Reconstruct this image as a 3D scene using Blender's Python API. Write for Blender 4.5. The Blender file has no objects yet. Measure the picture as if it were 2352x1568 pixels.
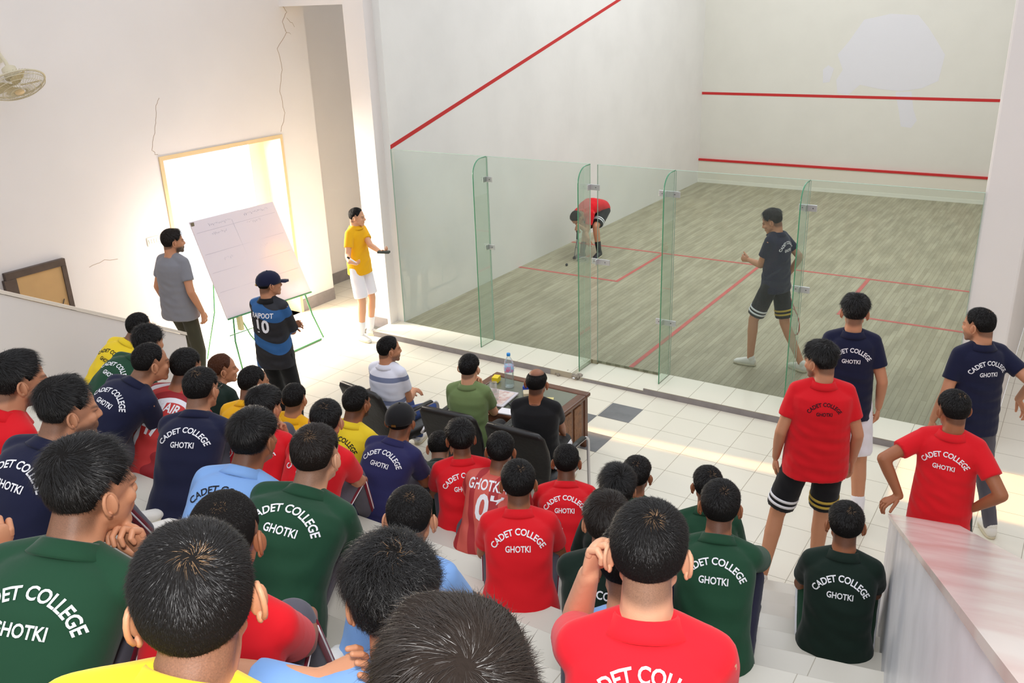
import bpy, math, random
import numpy as np
from mathutils import Vector, Matrix
from mathutils.bvhtree import BVHTree

S = bpy.context.scene
C = S.collection
V = lambda *a: np.array(a, float)

# ------------------------------------------------------------------ camera
cam_d = bpy.data.cameras.new('camera'); cam = bpy.data.objects.new('camera', cam_d); C.objects.link(cam)
CP = V(6.8727, -8.0165, 3.7144); YAW, PIT, ROL, FOC = -0.5825, -0.3671, -0.0360, 2045.1
fw = V(math.sin(YAW)*math.cos(PIT), math.cos(YAW)*math.cos(PIT), math.sin(PIT))
rr = np.cross(fw, V(0, 0, 1)); rr /= np.linalg.norm(rr); uu = np.cross(rr, fw)
r2 = rr*math.cos(ROL)+uu*math.sin(ROL); u2 = -rr*math.sin(ROL)+uu*math.cos(ROL)
M = Matrix.Identity(4)
for i in range(3):
    M[i][0], M[i][1], M[i][2], M[i][3] = r2[i], u2[i], -fw[i], CP[i]
cam.matrix_world = M
cam_d.sensor_width = 36.0; cam_d.lens = FOC/2352*36.0; cam_d.clip_start = 0.05; cam_d.clip_end = 200
S.camera = cam

# ------------------------------------------------------------------ world, lights, exposure
w = bpy.data.worlds.new('world'); S.world = w; w.use_nodes = True
bg = w.node_tree.nodes['Background']; bg.inputs[0].default_value = (0.965, 1.0, 1.08, 1); bg.inputs[1].default_value = 1.0
def area(name, loc, target, sx, sy, power, col=(1, 1, 1), spread=180):
    d = bpy.data.lights.new(name, 'AREA'); d.shape = 'RECTANGLE'; d.size = sx; d.size_y = sy; d.energy = power; d.color = col; d.spread = math.radians(spread)
    o = bpy.data.objects.new(name, d); C.objects.link(o); o.location = loc
    o.rotation_euler = (Vector(target)-Vector(loc)).to_track_quat('-Z', 'Y').to_euler(); return o
area('door_daylight', (-2.6, -1.05, 2.3), (.6, -1.3, 0), 1.7, 2.0, 620, (1.0, .90, .76))
area('court_fill', (3.0, 5.0, 6.6), (2.6, 5.2, 0), 4.5, 6.0, 160, (.94, .97, 1.0))  # added overhead fill that brightens the court, not a known fixture
for _n, _c, _s, _e in (('sun_strip', (4.35, -1.36), (2.1, .13), .75), ('sun_patch', (6.7, -.85), (1.5, .8), 3.5)):
    _l = area(_n, (_c[0], _c[1], 4.5), (_c[0], _c[1], 0), _s[0], _s[1], _e, (1.0, .58, .26), 1.6); _l.rotation_euler = (0, 0, .07)
area('flash', (6.85, -8.0, 4.05), (4.6, -4.2, .6), .22, .14, 42, (1.0, .98, .96))
S.view_settings.view_transform = 'Standard'; S.view_settings.look = 'None'; S.view_settings.gamma = 1; S.view_settings.use_curve_mapping = False
S.view_settings.exposure = 0.27
S.cycles.max_bounces = 8; S.cycles.transparent_max_bounces = 16; S.cycles.diffuse_bounces = 4
S.cycles.caustics_reflective = False; S.cycles.caustics_refractive = False
S.cycles.use_adaptive_sampling = True
S.cycles.sample_clamp_indirect = 6

# ------------------------------------------------------------------ materials
MATS = {}
def mat(name, col, rough=.6, metal=0, bump=0, bscale=40, var=0, vscale=3, spec=.5, alpha=None, coat=0, var2=None):
    if name in MATS: return MATS[name]
    m = bpy.data.materials.new(name); m.use_nodes = True; nt = m.node_tree; b = nt.nodes['Principled BSDF']
    b.inputs['Base Color'].default_value = (*col, 1); b.inputs['Roughness'].default_value = rough; b.inputs['Metallic'].default_value = metal
    b.inputs['Specular IOR Level'].default_value = spec; b.inputs['Coat Weight'].default_value = coat
    tc = nt.nodes.new('ShaderNodeTexCoord')
    if var:
        n = nt.nodes.new('ShaderNodeTexNoise'); n.inputs['Scale'].default_value = vscale; n.inputs['Detail'].default_value = 4
        nt.links.new(tc.outputs['Object'], n.inputs['Vector'])
        mx = nt.nodes.new('ShaderNodeMix'); mx.data_type = 'RGBA'
        c2 = var2 or tuple(max(0, c*(1-var)) for c in col)
        mx.inputs['A'].default_value = (*col, 1); mx.inputs['B'].default_value = (*c2, 1)
        rp = nt.nodes.new('ShaderNodeMapRange'); rp.inputs['From Min'].default_value = .4; rp.inputs['From Max'].default_value = .7
        nt.links.new(n.outputs['Fac'], rp.inputs['Value']); nt.links.new(rp.outputs[0], mx.inputs['Factor'])
        nt.links.new(mx.outputs['Result'], b.inputs['Base Color'])
    if bump:
        n = nt.nodes.new('ShaderNodeTexNoise'); n.inputs['Scale'].default_value = bscale; n.inputs['Detail'].default_value = 5
        nt.links.new(tc.outputs['Object'], n.inputs['Vector'])
        bp = nt.nodes.new('ShaderNodeBump'); bp.inputs['Strength'].default_value = bump; bp.inputs['Distance'].default_value = .01
        nt.links.new(n.outputs['Fac'], bp.inputs['Height']); nt.links.new(bp.outputs[0], b.inputs['Normal'])
    MATS[name] = m; return m
def lin(r, g, b):
    f = lambda c: (c/255/12.92) if c/255 <= .04045 else ((c/255+.055)/1.055)**2.4
    return (f(r), f(g), f(b))
def tile_mat(name, col, joint, sx, sy, ox=0, oy=0, rough=.25, jw=.004, var=.06):
    m = bpy.data.materials.new(name); m.use_nodes = True; nt = m.node_tree; b = nt.nodes['Principled BSDF']
    g = nt.nodes.new('ShaderNodeNewGeometry'); sp = nt.nodes.new('ShaderNodeSeparateXYZ'); nt.links.new(g.outputs['Position'], sp.inputs[0])
    def edge(o, size, off):
        a = nt.nodes.new('ShaderNodeMath'); a.operation = 'SUBTRACT'; a.inputs[1].default_value = off; nt.links.new(sp.outputs[o], a.inputs[0])
        d = nt.nodes.new('ShaderNodeMath'); d.operation = 'DIVIDE'; d.inputs[1].default_value = size; nt.links.new(a.outputs[0], d.inputs[0])
        p = nt.nodes.new('ShaderNodeMath'); p.operation = 'PINGPONG'; p.inputs[1].default_value = .5; nt.links.new(d.outputs[0], p.inputs[0])
        l = nt.nodes.new('ShaderNodeMath'); l.operation = 'LESS_THAN'; l.inputs[1].default_value = jw/size/2; nt.links.new(p.outputs[0], l.inputs[0]); return l
    e1, e2 = edge(0, sx, ox), edge(1, sy, oy)
    mx = nt.nodes.new('ShaderNodeMath'); mx.operation = 'MAXIMUM'; nt.links.new(e1.outputs[0], mx.inputs[0]); nt.links.new(e2.outputs[0], mx.inputs[1])
    n = nt.nodes.new('ShaderNodeTexNoise'); n.inputs['Scale'].default_value = 1.3; nt.links.new(g.outputs['Position'], n.inputs['Vector'])
    c0 = nt.nodes.new('ShaderNodeMix'); c0.data_type = 'RGBA'; c0.inputs['A'].default_value = (*col, 1); c0.inputs['B'].default_value = (*[c*(1-var) for c in col], 1); nt.links.new(n.outputs['Fac'], c0.inputs['Factor'])
    c1 = nt.nodes.new('ShaderNodeMix'); c1.data_type = 'RGBA'; c1.inputs['B'].default_value = (*joint, 1); nt.links.new(c0.outputs['Result'], c1.inputs['A']); nt.links.new(mx.outputs[0], c1.inputs['Factor'])
    nt.links.new(c1.outputs['Result'], b.inputs['Base Color']); b.inputs['Roughness'].default_value = rough; b.inputs['Specular IOR Level'].default_value = .35
    MATS[name] = m; return m
def plank_mat():
    m = bpy.data.materials.new('court_planks'); m.use_nodes = True; nt = m.node_tree; b = nt.nodes['Principled BSDF']
    g = nt.nodes.new('ShaderNodeNewGeometry'); mp = nt.nodes.new('ShaderNodeMapping'); mp.inputs['Rotation'].default_value = (0, 0, math.pi/2)
    nt.links.new(g.outputs['Position'], mp.inputs['Vector'])
    br = nt.nodes.new('ShaderNodeTexBrick'); br.inputs['Scale'].default_value = 1; br.inputs['Brick Width'].default_value = .55; br.inputs['Row Height'].default_value = .055
    br.inputs['Mortar Size'].default_value = .0022; br.inputs['Color1'].default_value = (*lin(178,170,144), 1); br.inputs['Color2'].default_value = (*lin(162,154,128), 1); br.inputs['Mortar'].default_value = (*lin(140, 132, 104), 1)
    br.offset = .37; br.inputs['Bias'].default_value = 0; nt.links.new(mp.outputs[0], br.inputs['Vector'])
    n = nt.nodes.new('ShaderNodeTexNoise'); n.inputs['Scale'].default_value = 1.0; n.inputs['Detail'].default_value = 6; m2 = nt.nodes.new('ShaderNodeMapping'); m2.inputs['Scale'].default_value = (9, 1.6, 1)
    nt.links.new(g.outputs['Position'], m2.inputs['Vector']); nt.links.new(m2.outputs[0], n.inputs['Vector'])
    mx = nt.nodes.new('ShaderNodeMix'); mx.data_type = 'RGBA'; mx.blend_type = 'MULTIPLY'; cr = nt.nodes.new('ShaderNodeValToRGB')
    cr.color_ramp.elements[0].position = .35; cr.color_ramp.elements[0].color = (.72, .72, .70, 1); cr.color_ramp.elements[1].position = .62; cr.color_ramp.elements[1].color = (1, 1, 1, 1)
    nt.links.new(n.outputs['Fac'], cr.inputs[0]); nt.links.new(br.outputs['Color'], mx.inputs['A']); nt.links.new(cr.outputs[0], mx.inputs['B']); mx.inputs['Factor'].default_value = .8
    nt.links.new(mx.outputs['Result'], b.inputs['Base Color']); b.inputs['Roughness'].default_value = .55; b.inputs['Specular IOR Level'].default_value = .3
    return m
def glass_mat(name, tint, haze, refl=.7):
    m = bpy.data.materials.new(name); m.use_nodes = True; nt = m.node_tree; nt.nodes.clear()
    o = nt.nodes.new('ShaderNodeOutputMaterial'); t = nt.nodes.new('ShaderNodeBsdfTransparent'); t.inputs[0].default_value = (*tint, 1)
    gl = nt.nodes.new('ShaderNodeBsdfGlossy'); gl.inputs['Roughness'].default_value = .02; df = nt.nodes.new('ShaderNodeBsdfDiffuse'); df.inputs[0].default_value = (.80, .86, .80, 1)
    lw = nt.nodes.new('ShaderNodeFresnel'); lw.inputs[0].default_value = 1.35
    fm = nt.nodes.new('ShaderNodeMath'); fm.operation = 'MULTIPLY'; fm.inputs[1].default_value = refl; nt.links.new(lw.outputs[0], fm.inputs[0])
    n = nt.nodes.new('ShaderNodeTexNoise'); n.inputs['Scale'].default_value = 1.6; n.inputs['Detail'].default_value = 5; g = nt.nodes.new('ShaderNodeNewGeometry'); nt.links.new(g.outputs['Position'], n.inputs[0])
    hz = nt.nodes.new('ShaderNodeMath'); hz.operation = 'MULTIPLY'; hz.inputs[1].default_value = haze*2; nt.links.new(n.outputs['Fac'], hz.inputs[0])
    a = nt.nodes.new('ShaderNodeMixShader'); nt.links.new(hz.outputs[0], a.inputs[0]); nt.links.new(t.outputs[0], a.inputs[1]); nt.links.new(df.outputs[0], a.inputs[2])
    b = nt.nodes.new('ShaderNodeMixShader'); nt.links.new(fm.outputs[0], b.inputs[0]); nt.links.new(a.outputs[0], b.inputs[1]); nt.links.new(gl.outputs[0], b.inputs[2])
    nt.links.new(b.outputs[0], o.inputs[0]); return m

# ------------------------------------------------------------------ mesh helpers
def mk(name, verts, quads=None, tris=None, mt=None, parent=None, smooth=True, loc=None):
    verts = np.asarray(verts, np.float32).reshape(-1, 3)
    if loc is not None: verts = verts-np.asarray(loc, np.float32)
    me = bpy.data.meshes.new(name)
    q = np.zeros((0, 4), np.int32) if quads is None else np.asarray(quads, np.int32).reshape(-1, 4)
    t = np.zeros((0, 3), np.int32) if tris is None else np.asarray(tris, np.int32).reshape(-1, 3)
    me.vertices.add(len(verts)); me.vertices.foreach_set('co', verts.ravel())
    me.loops.add(len(q)*4+len(t)*3); me.loops.foreach_set('vertex_index', np.concatenate([q.ravel(), t.ravel()]))
    me.polygons.add(len(q)+len(t))
    st = np.concatenate([np.arange(len(q))*4, len(q)*4+np.arange(len(t))*3]).astype(np.int32)
    me.polygons.foreach_set('loop_start', st)
    me.polygons.foreach_set('use_smooth', np.full(len(q)+len(t), smooth))
    me.update(calc_edges=True); me.validate()
    if mt is not None: me.materials.append(mt)
    o = bpy.data.objects.new(name, me); C.objects.link(o)
    if parent is not None: o.parent = parent
    elif loc is not None: o.location = Vector([float(x) for x in loc])
    return o
class G:                       # collects quads and tris
    def __init__(s): s.v = []; s.q = []; s.t = []; s.n = 0
    def add(s, v, q=None, t=None):
        v = np.asarray(v, float).reshape(-1, 3); s.v.append(v)
        if q is not None and len(q): s.q.append(np.asarray(q, int).reshape(-1, 4)+s.n)
        if t is not None and len(t): s.t.append(np.asarray(t, int).reshape(-1, 3)+s.n)
        s.n += len(v); return s
    def arr(s):
        return (np.concatenate(s.v), np.concatenate(s.q) if s.q else None, np.concatenate(s.t) if s.t else None)
    def loft(s, cs, axs, ays, seg=24, power=2.0, cap=True):
        a = np.linspace(0, 2*math.pi, seg, endpoint=False); c, n = np.cos(a), np.sin(a)
        if power != 2: c = np.sign(c)*np.abs(c)**(2/power); n = np.sign(n)*np.abs(n)**(2/power)
        vs = [np.asarray(ce)+np.outer(c, ax)+np.outer(n, ay) for ce, ax, ay in zip(cs, axs, ays)]
        k = len(vs); q = []
        for i in range(k-1):
            for j in range(seg):
                j2 = (j+1) % seg; q.append((i*seg+j, i*seg+j2, (i+1)*seg+j2, (i+1)*seg+j))
        t = []; V0 = np.concatenate(vs)
        if cap:
            V0 = np.concatenate([V0, [cs[0]], [cs[-1]]]); b0 = k*seg
            for j in range(seg):
                j2 = (j+1) % seg; t.append((b0, j2, j)); t.append((b0+1, (k-1)*seg+j, (k-1)*seg+j2))
        return s.add(V0, q, t)
    def caps(s, p0, p1, r0, r1=None, seg=12, flat=None, fr=1.0):
        r1 = r0 if r1 is None else r1; p0 = np.asarray(p0, float); p1 = np.asarray(p1, float)
        d = p1-p0; L = np.linalg.norm(d); d = d/L if L > 1e-9 else V(0, 0, 1)
        a = np.cross(d, V(0, 0, 1) if abs(d[2]) < .9 else V(1, 0, 0)); a /= np.linalg.norm(a); b = np.cross(d, a)
        if flat is not None:
            f = np.asarray(flat, float); f = f-d*(f@d); f /= np.linalg.norm(f); b = f; a = np.cross(b, d)
        cs = []; rs = []
        for th in (80, 50, 22, 0): cs.append(p0-d*r0*math.sin(math.radians(th))); rs.append(r0*math.cos(math.radians(th)))
        for th in (0, 22, 50, 80): cs.append(p1+d*r1*math.sin(math.radians(th))); rs.append(r1*math.cos(math.radians(th)))
        return s.loft(cs, [a*r for r in rs], [b*r*fr for r in rs], seg)
    def ell(s, c, ax, ay, az, nu=16, nv=10):
        c = np.asarray(c, float); cs = []; A = []; B = []
        for i in range(1, nv):
            th = math.pi*i/nv-math.pi/2; cs.append(c+np.asarray(az)*math.sin(th)); A.append(np.asarray(ax)*math.cos(th)); B.append(np.asarray(ay)*math.cos(th))
        s.loft(cs, A, B, nu, cap=False); n0 = s.n
        b0 = n0-(nv-1)*nu; t = []
        s.v.append(np.array([c-az, c+az])); s.n += 2
        for j in range(nu):
            j2 = (j+1) % nu; t.append((n0, b0+j2, b0+j)); t.append((n0+1, b0+(nv-2)*nu+j, b0+(nv-2)*nu+j2))
        s.t.append(np.array(t)); return s
    def box(s, a, b, R=None, c=None):
        x0, y0, z0 = a; x1, y1, z1 = b
        v = np.array([(x, y, z) for z in (z0, z1) for y in (y0, y1) for x in (x0, x1)], float)
        if R is not None: v = v@np.asarray(R).T
        if c is not None: v = v+np.asarray(c)
        return s.add(v, [(0, 2, 3, 1), (4, 5, 7, 6), (0, 1, 5, 4), (2, 6, 7, 3), (0, 4, 6, 2), (1, 3, 7, 5)])
    def tube(s, pts, r, seg=10):
        pts = [np.asarray(p, float) for p in pts]; n = len(pts); cs, A, B = [], [], []; prev = None
        for i, p in enumerate(pts):
            d = pts[min(i+1, n-1)]-pts[max(i-1, 0)]; d /= np.linalg.norm(d)
            a = np.cross(d, V(0, 0, 1) if prev is None and abs(d[2]) < .9 else (V(1, 0, 0) if prev is None else np.cross(prev, d)))
            if prev is not None: a = prev-d*(prev@d)
            a /= np.linalg.norm(a); prev = a; cs.append(p); A.append(a*(r if np.isscalar(r) else r[i])); B.append(np.cross(d, a)*(r if np.isscalar(r) else r[i]))
        return s.loft(cs, A, B, seg)
    def prism(s, pts2, f0, f1):       # pts2 outline mapped by f0 (near) and f1 (far); fan caps
        n = len(pts2); v = [f0(*p) for p in pts2]+[f1(*p) for p in pts2]
        c = np.mean(pts2, 0); v += [f0(*c), f1(*c)]
        q = [(i, (i+1) % n, n+(i+1) % n, n+i) for i in range(n)]
        t = [(2*n, (i+1) % n, i) for i in range(n)]+[(2*n+1, n+i, n+(i+1) % n) for i in range(n)]
        return s.add(v, q, t)
    def obj(s, name, mt, parent=None, smooth=True, loc=None, bevel=0):
        v, q, t = s.arr(); o = mk(name, v, q, t, mt, parent, smooth, loc)
        if bevel:
            b = o.modifiers.new('bevel', 'BEVEL'); b.width = bevel; b.segments = 2; b.limit_method = 'ANGLE'
        return o
def tag(o, label=None, cat=None, group=None, kind=None):
    if label: o['label'] = label
    if cat: o['category'] = cat
    if group: o['group'] = group
    if kind: o['kind'] = kind
    return o
def empty(name, loc, label=None, cat=None, group=None):
    o = bpy.data.objects.new(name, None); C.objects.link(o); o.location = Vector([float(x) for x in loc]); o.empty_display_size = .1
    return tag(o, label, cat, group)
def struct(g, name, mt, smooth=False, bevel=0, parent=None):
    o = g.obj(name, mt, parent, smooth, None, bevel)
    if parent is None: o['kind'] = 'structure'
    return o
def remesh(g, vox, smooth=5, fac=.5):
    v, q, t = g.arr(); o = mk('tmp', v, q, t)
    m = o.modifiers.new('r', 'REMESH'); m.mode = 'VOXEL'; m.voxel_size = vox
    if smooth: sm = o.modifiers.new('s', 'SMOOTH'); sm.factor = fac; sm.iterations = smooth
    dg = bpy.context.evaluated_depsgraph_get(); me = bpy.data.meshes.new_from_object(o.evaluated_get(dg))
    n = len(me.vertices); vv = np.empty(n*3, np.float32); me.vertices.foreach_get('co', vv)
    lp = np.empty(len(me.loops), np.int32); me.loops.foreach_get('vertex_index', lp)
    old = o.data; bpy.data.objects.remove(o); bpy.data.meshes.remove(old); bpy.data.meshes.remove(me)
    return vv.reshape(-1, 3).astype(float), lp.reshape(-1, 4)
def nrm(a): a = np.asarray(a, float); return a/np.linalg.norm(a)
def ik(S0, T, a, b, pole):
    S0, T = np.asarray(S0, float), np.asarray(T, float); d = T-S0; L = np.linalg.norm(d); d = d/L; L2 = min(L, (a+b)*.995); L2 = max(L2, abs(a-b)*1.05+.02)
    T = S0+d*L2; x = (a*a-b*b+L2*L2)/(2*L2); h = math.sqrt(max(0, a*a-x*x)); p = np.asarray(pole, float); p = p-d*(p@d); p = nrm(p); return S0+d*x+p*h, T
def Rz(a): a = math.radians(a); return np.array([[math.cos(a), -math.sin(a), 0], [math.sin(a), math.cos(a), 0], [0, 0, 1]])
def Rx(a): a = math.radians(a); return np.array([[1, 0, 0], [0, math.cos(a), -math.sin(a)], [0, math.sin(a), math.cos(a)]])
def Ry(a): a = math.radians(a); return np.array([[math.cos(a), 0, math.sin(a)], [0, 1, 0], [-math.sin(a), 0, math.cos(a)]])
def sst(x, a, b): t = np.clip((x-a)/(b-a), 0, 1); return t*t*(3-2*t)

# ------------------------------------------------------------------ stair profile
FL = -.065; RISE = .16; RUN = .335; Y0 = -3.05; BX = 5.5; BS = .19
def tread(x, y):
    yy = y-BS*max(0, x-BX)
    return FL if yy > Y0 else FL+RISE*math.ceil((Y0-yy)/RUN)

# ------------------------------------------------------------------ the setting
mwall = mat('plaster_white', lin(232, 226, 222), .75, bump=.12, bscale=5, var=.035, vscale=1.1)
mcourt = mat('plaster_court', lin(232, 231, 226), .75, bump=.25, bscale=7, var=.05, vscale=1.5)
mfront = mat('plaster_front', lin(221, 219, 208), .8, bump=.3, bscale=6, var=.03, vscale=2)
mred = mat('court_line_red', lin(196, 38, 38), .6)
mredf = mat('floor_line_red', lin(196, 92, 84), .6, var=.12, vscale=8)
mtile = tile_mat('floor_tiles', lin(232, 226, 209), lin(170, 160, 140), .333, .333, 3.597, -.437, jw=.005)
mplat = tile_mat('platform_tiles', lin(234, 229, 212), lin(170, 160, 140), .333, .9, 3.597, -.437, jw=.005)
mstep = tile_mat('step_tiles', lin(214, 209, 196), lin(170, 162, 145), .667, 50, 4.2, 20, rough=.3)
mgrey = mat('baseboard_grey', lin(140, 134, 134), .5, var=.15, vscale=12)
W, D = 6.2, 9.75
g = G().box((-1.6, -12, FL-.2), (9.5, -.42, FL)).box((-2.08, -.42, FL-.2), (-.4, 14, FL)).box((6.54, -.42, FL-.2), (9.5, 14, FL)); g.box((-8, -2.6, FL-.2), (-1.6, .2, FL))
fl = struct(g, 'floor', mtile)
g = G()
for k, (x, y) in enumerate([(3.27, -1.105), (2.937, -1.438), (3.27, -1.771), (2.604, -1.105), (2.937, -.772-.0), (2.27, -1.438)]):
    if k < 3: g.box((x+.004, y+.004, FL), (x+.333, y+.333, FL+.0015))
g.obj('dark_tile', mat('dark_tile', lin(112, 112, 114), .45, var=.2, vscale=9), fl, False)
g = G().box((0, 0, -.2), (W, D, 0)); struct(g, 'floor', plank_mat())
# platform under the glass: high on both sides, a low sill where the door panel stands
g = G(); g.box((-.14, -.437, FL), (2.62, 0, 0)); g.box((2.72, -.437, FL), (3.45, 0, -.028)); g.box((3.45, -.437, FL), (6.54, 0, 0)); g.box((2.62, -.40, FL), (2.72, 0, -.045))
pf = struct(g, 'floor', mplat)
g = G(); g.box((-.14, -.441, FL), (2.36, -.437, -.006)).box((3.45, -.441, FL), (6.54, -.437, -.006)).box((2.76, -.441, FL), (3.45, -.437, -.036)).box((-.144, -.437, FL), (-.14, -.16, -.006)).box((3.446, -.437, -.028), (3.45, -.30, -.004))
g.obj('riser_tile', mgrey, pf, False)
g = G()                                   # broken corner of the platform
rng0 = np.random.default_rng(4)
for k in range(26):
    c = V(2.40+.34*rng0.random(), -.445+.07*rng0.random(), FL+.045*rng0.random()); a = rng0.random(3)*.03+.012
    g.ell(c, V(a[0], .004, 0), V(0, a[1], .003), V(0, 0, a[2]*.6), 6, 4)
g.obj('broken_mortar', mat('mortar', lin(160, 150, 136), .95, bump=.6, bscale=60, var=.3, vscale=30), pf, False)
# court lines on the floor
g = G(); e = .0025
def fline(x0, y0, x1, y1): g.box((x0, y0, 0), (x1, y1, e))
SL = 4.29
fline(0, SL-.025, W, SL+.025); fline(3.075, 0, 3.125, SL-.026); fline(1.575, SL-1.625, 1.625, SL-.026); fline(0, SL-1.625, 1.574, SL-1.575); fline(W-1.625, SL-1.625, W-1.575, SL-.026); fline(W-1.574, SL-1.625, W, SL-1.575)
cl = struct(g, 'trim_1', mredf)
# court walls
g = G().box((-.40, 0, FL), (0, D+.3, 7)); wl = struct(g, 'wall_court_left', mcourt)
g = G().box((-.40, -.15, FL), (-.10, .0, 7)); struct(g, 'wall_pillar', mwall)
g = G().box((-.404, -.154, FL), (-.15, -.150, FL+.13)).box((-.404, -.154, FL), (-.400, 2.5, FL+.13)); struct(g, 'baseboard_pillar', mgrey)
g = G().box((0, D, -.1), (W, D+.3, 7)); struct(g, 'wall_front', mfront)
g = G().box((W, 0, FL), (W+.34, D+.3, 7)); struct(g, 'wall_court_right', mwall, bevel=.02)
g = G(); a = (4.57-2.13)/D; h = .05
n_ = 1
g.add([(.002, 0, 2.13), (.002, D, 4.57), (.002, D, 4.57+h), (.002, 0, 2.13+h), (0, 0, 2.13), (0, D, 4.57), (0, D, 4.57+h), (0, 0, 2.13+h)], [(0, 1, 2, 3), (4, 7, 6, 5), (0, 3, 7, 4), (0, 4, 5, 1), (3, 2, 6, 7), (1, 5, 6, 2)])
struct(g, 'trim_2', mred)
g = G().box((0, D-.004, 1.775), (W, D, 1.825)).box((0, D-.004, 4.52), (W, D, 4.57)); struct(g, 'trim_3', mred)
g = G().box((0, D-.035, 0), (W, D, .45)); tn = struct(g, 'trim_4', mat('tin_board', lin(222, 218, 202), .6))
g = G().box((0, D-.05, .45), (W, D, .49)); g.obj('tin_lip', mred, tn, False)
g = G().box((0, D-.042, 0), (W, D-.035, .07)); g.obj('tin_foot', mat('tin_foot', lin(232, 230, 216), .5), tn, False)
# pale repaired plaster on the front wall
o2 = [(3.01, 3.15), (3.45, 3.24), (3.91, 3.21), (4.10, 3.0), (4.24, 2.81), (4.42, 2.55), (4.37, 2.11), (4.12, 1.98), (3.78, 1.92), (3.4, 1.95), (3.05, 2.02), (2.86, 1.83), (2.66, 1.86), (2.62, 2.1), (2.72, 2.28), (2.60, 2.55), (2.78, 2.78)]
g = G().prism(o2, lambda x, z: V(x, D-.0015, z), lambda x, z: V(x, D, z)); g.prism([(2.36, 2.28), (2.45, 2.36), (2.56, 2.3), (2.5, 2.06), (2.38, 2.04)], lambda x, z: V(x, D-.0015, z), lambda x, z: V(x, D, z))
g.prism([(3.68, 1.9), (3.95, 1.92), (4.02, 1.6), (4.1, 1.42), (4.02, 1.28), (3.84, 1.3), (3.78, 1.55)], lambda x, z: V(x, D-.0012, z), lambda x, z: V(x, D, z))
struct(g, 'trim_5', mat('plaster_patch', lin(220, 219, 221), .8, bump=.3, bscale=6))
# lobby left wall with the doorway, pilaster, recess
DY0, DY1, DZ = -1.957, -.161, 2.25
g = G().box((-1.9, -12, FL), (-1.6, DY0, 7)).box((-1.9, DY0, DZ), (-1.6, DY1, 7)).box((-1.9, DY1, FL), (-1.6, .42, 7)); wleft = struct(g, 'wall_left', mwall)
g = G().box((-2.4, .42, FL), (-2.08, 14, 7)).box((-2.08, .42, FL), (-1.6, .44, 7)).box((-2.4, 13.8, FL), (-.4, 14, 7)); struct(g, 'wall_recess', mwall)
g = G().box((-1.6, .05, 3.72), (-.4, .42, 4.3)); struct(g, 'wall_beam', mwall)
g = G().box((-2.08, .44, FL), (-2.06, 10, FL+.16)); struct(g, 'baseboard_recess', mgrey)
g = G().box((-1.6, DY1, FL), (-1.585, .42, FL+.16)).box((-1.6, .42, FL), (-1.585, .44, FL+.16)); struct(g, 'baseboard_left', mgrey)
mframe = mat('door_paint_cream', lin(222, 196, 150), .6)
g = G()
for a, b in (((DY0-.0, FL), (DY0+.045, DZ-.045)), ((DY1-.045, FL), (DY1, DZ-.045)), ((DY0, DZ-.045), (DY1, DZ))): g.box((-1.9, a[0]+.0005, a[1]), (-1.585, b[0], b[1]))
dr = struct(g, 'door_1', mframe)
g = G().box((-2.3, -.40, FL), (-1.95, -.15, 3.2)); struct(g, 'wall_porch', mat('porch_column', lin(240, 226, 200), .8))
# cracks in the plaster of the left wall
def crack(pts, r=.004, X=-1.6):
    g = G(); rg = np.random.default_rng(len(pts)); P = []
    for (y0, z0), (y1, z1) in zip(pts[:-1], pts[1:]):
        for u in np.linspace(0, 1, 5)[:-1]: P.append((X-.001, y0+(y1-y0)*u+rg.normal()*.006, z0+(z1-z0)*u+rg.normal()*.004))
    g.tube(P, r, 6).obj('crack', mat('crack', lin(176, 156, 136), .9), wleft, False)
crack([(-.16, 2.28), (-.06, 2.5), (-.10, 2.75), (-.02, 3.0), (-.05, 3.25), (.12, 3.42), (.08, 3.55), (.16, 3.66), (.10, 3.74)], .0045)
crack([(.14, 3.6), (.24, 3.52), (.28, 3.47)], .003); crack([(.10, 3.45), (.22, 3.38)], .003)
crack([(-1.96, 2.27), (-2.02, 2.33), (-1.95, 2.5), (-1.90, 2.64), (-1.88, 2.78), (-1.80, 2.88)], .0035)
crack([(-3.0, 1.30), (-2.8, 1.31), (-2.6, 1.29)], .003)
# switch plate
g = G().box((-1.6, -2.28, 1.335), (-1.588, -2.13, 1.43)); sw = g.obj('switch_plate', mat('switch_cream', lin(226, 218, 200), .5), None, False, None, .003); tag(sw, 'cream switch plate on the wall beside the bright doorway', 'switch')
g = G()
for k in range(4): g.box((-1.589, -2.262+.032*k, 1.36), (-1.583, -2.240+.032*k, 1.405))
g.obj('rocker', mat('switch_white', lin(236, 232, 220), .4), sw, False)
# left stair wall (parapet) and the skirting that follows the steps
PX = 0.0; PE = -3.14
def pz(y): return .873+(PE-y)*.555
th = .14
v = []
for x in (PX, PX-th):
    v += [(x, PE, FL), (x, -12, FL), (x, -12, pz(-12)), (x, PE, pz(PE))]
g = G().add(v, [(0, 1, 2, 3), (4, 7, 6, 5), (0, 3, 7, 4), (3, 2, 6, 7), (1, 5, 6, 2), (0, 4, 5, 1)]); struct(g, 'wall_stair_left', mwall)
g = G().add([(PX+.01, PE+.01, pz(PE)), (PX+.01, -12, pz(-12)), (PX-th-.02, -12, pz(-12)), (PX-th-.02, PE+.01, pz(PE)), (PX+.01, PE+.01, pz(PE)+.03), (PX+.01, -12, pz(-12)+.03), (PX-th-.02, -12, pz(-12)+.03), (PX-th-.02, PE+.01, pz(PE)+.03)], [(0, 3, 2, 1), (4, 5, 6, 7), (0, 1, 5, 4), (2, 3, 7, 6), (0, 4, 7, 3), (1, 2, 6, 5)])
struct(g, 'trim_6', mat('coping_cream', lin(232, 222, 208), .6))
g = G()
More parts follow.
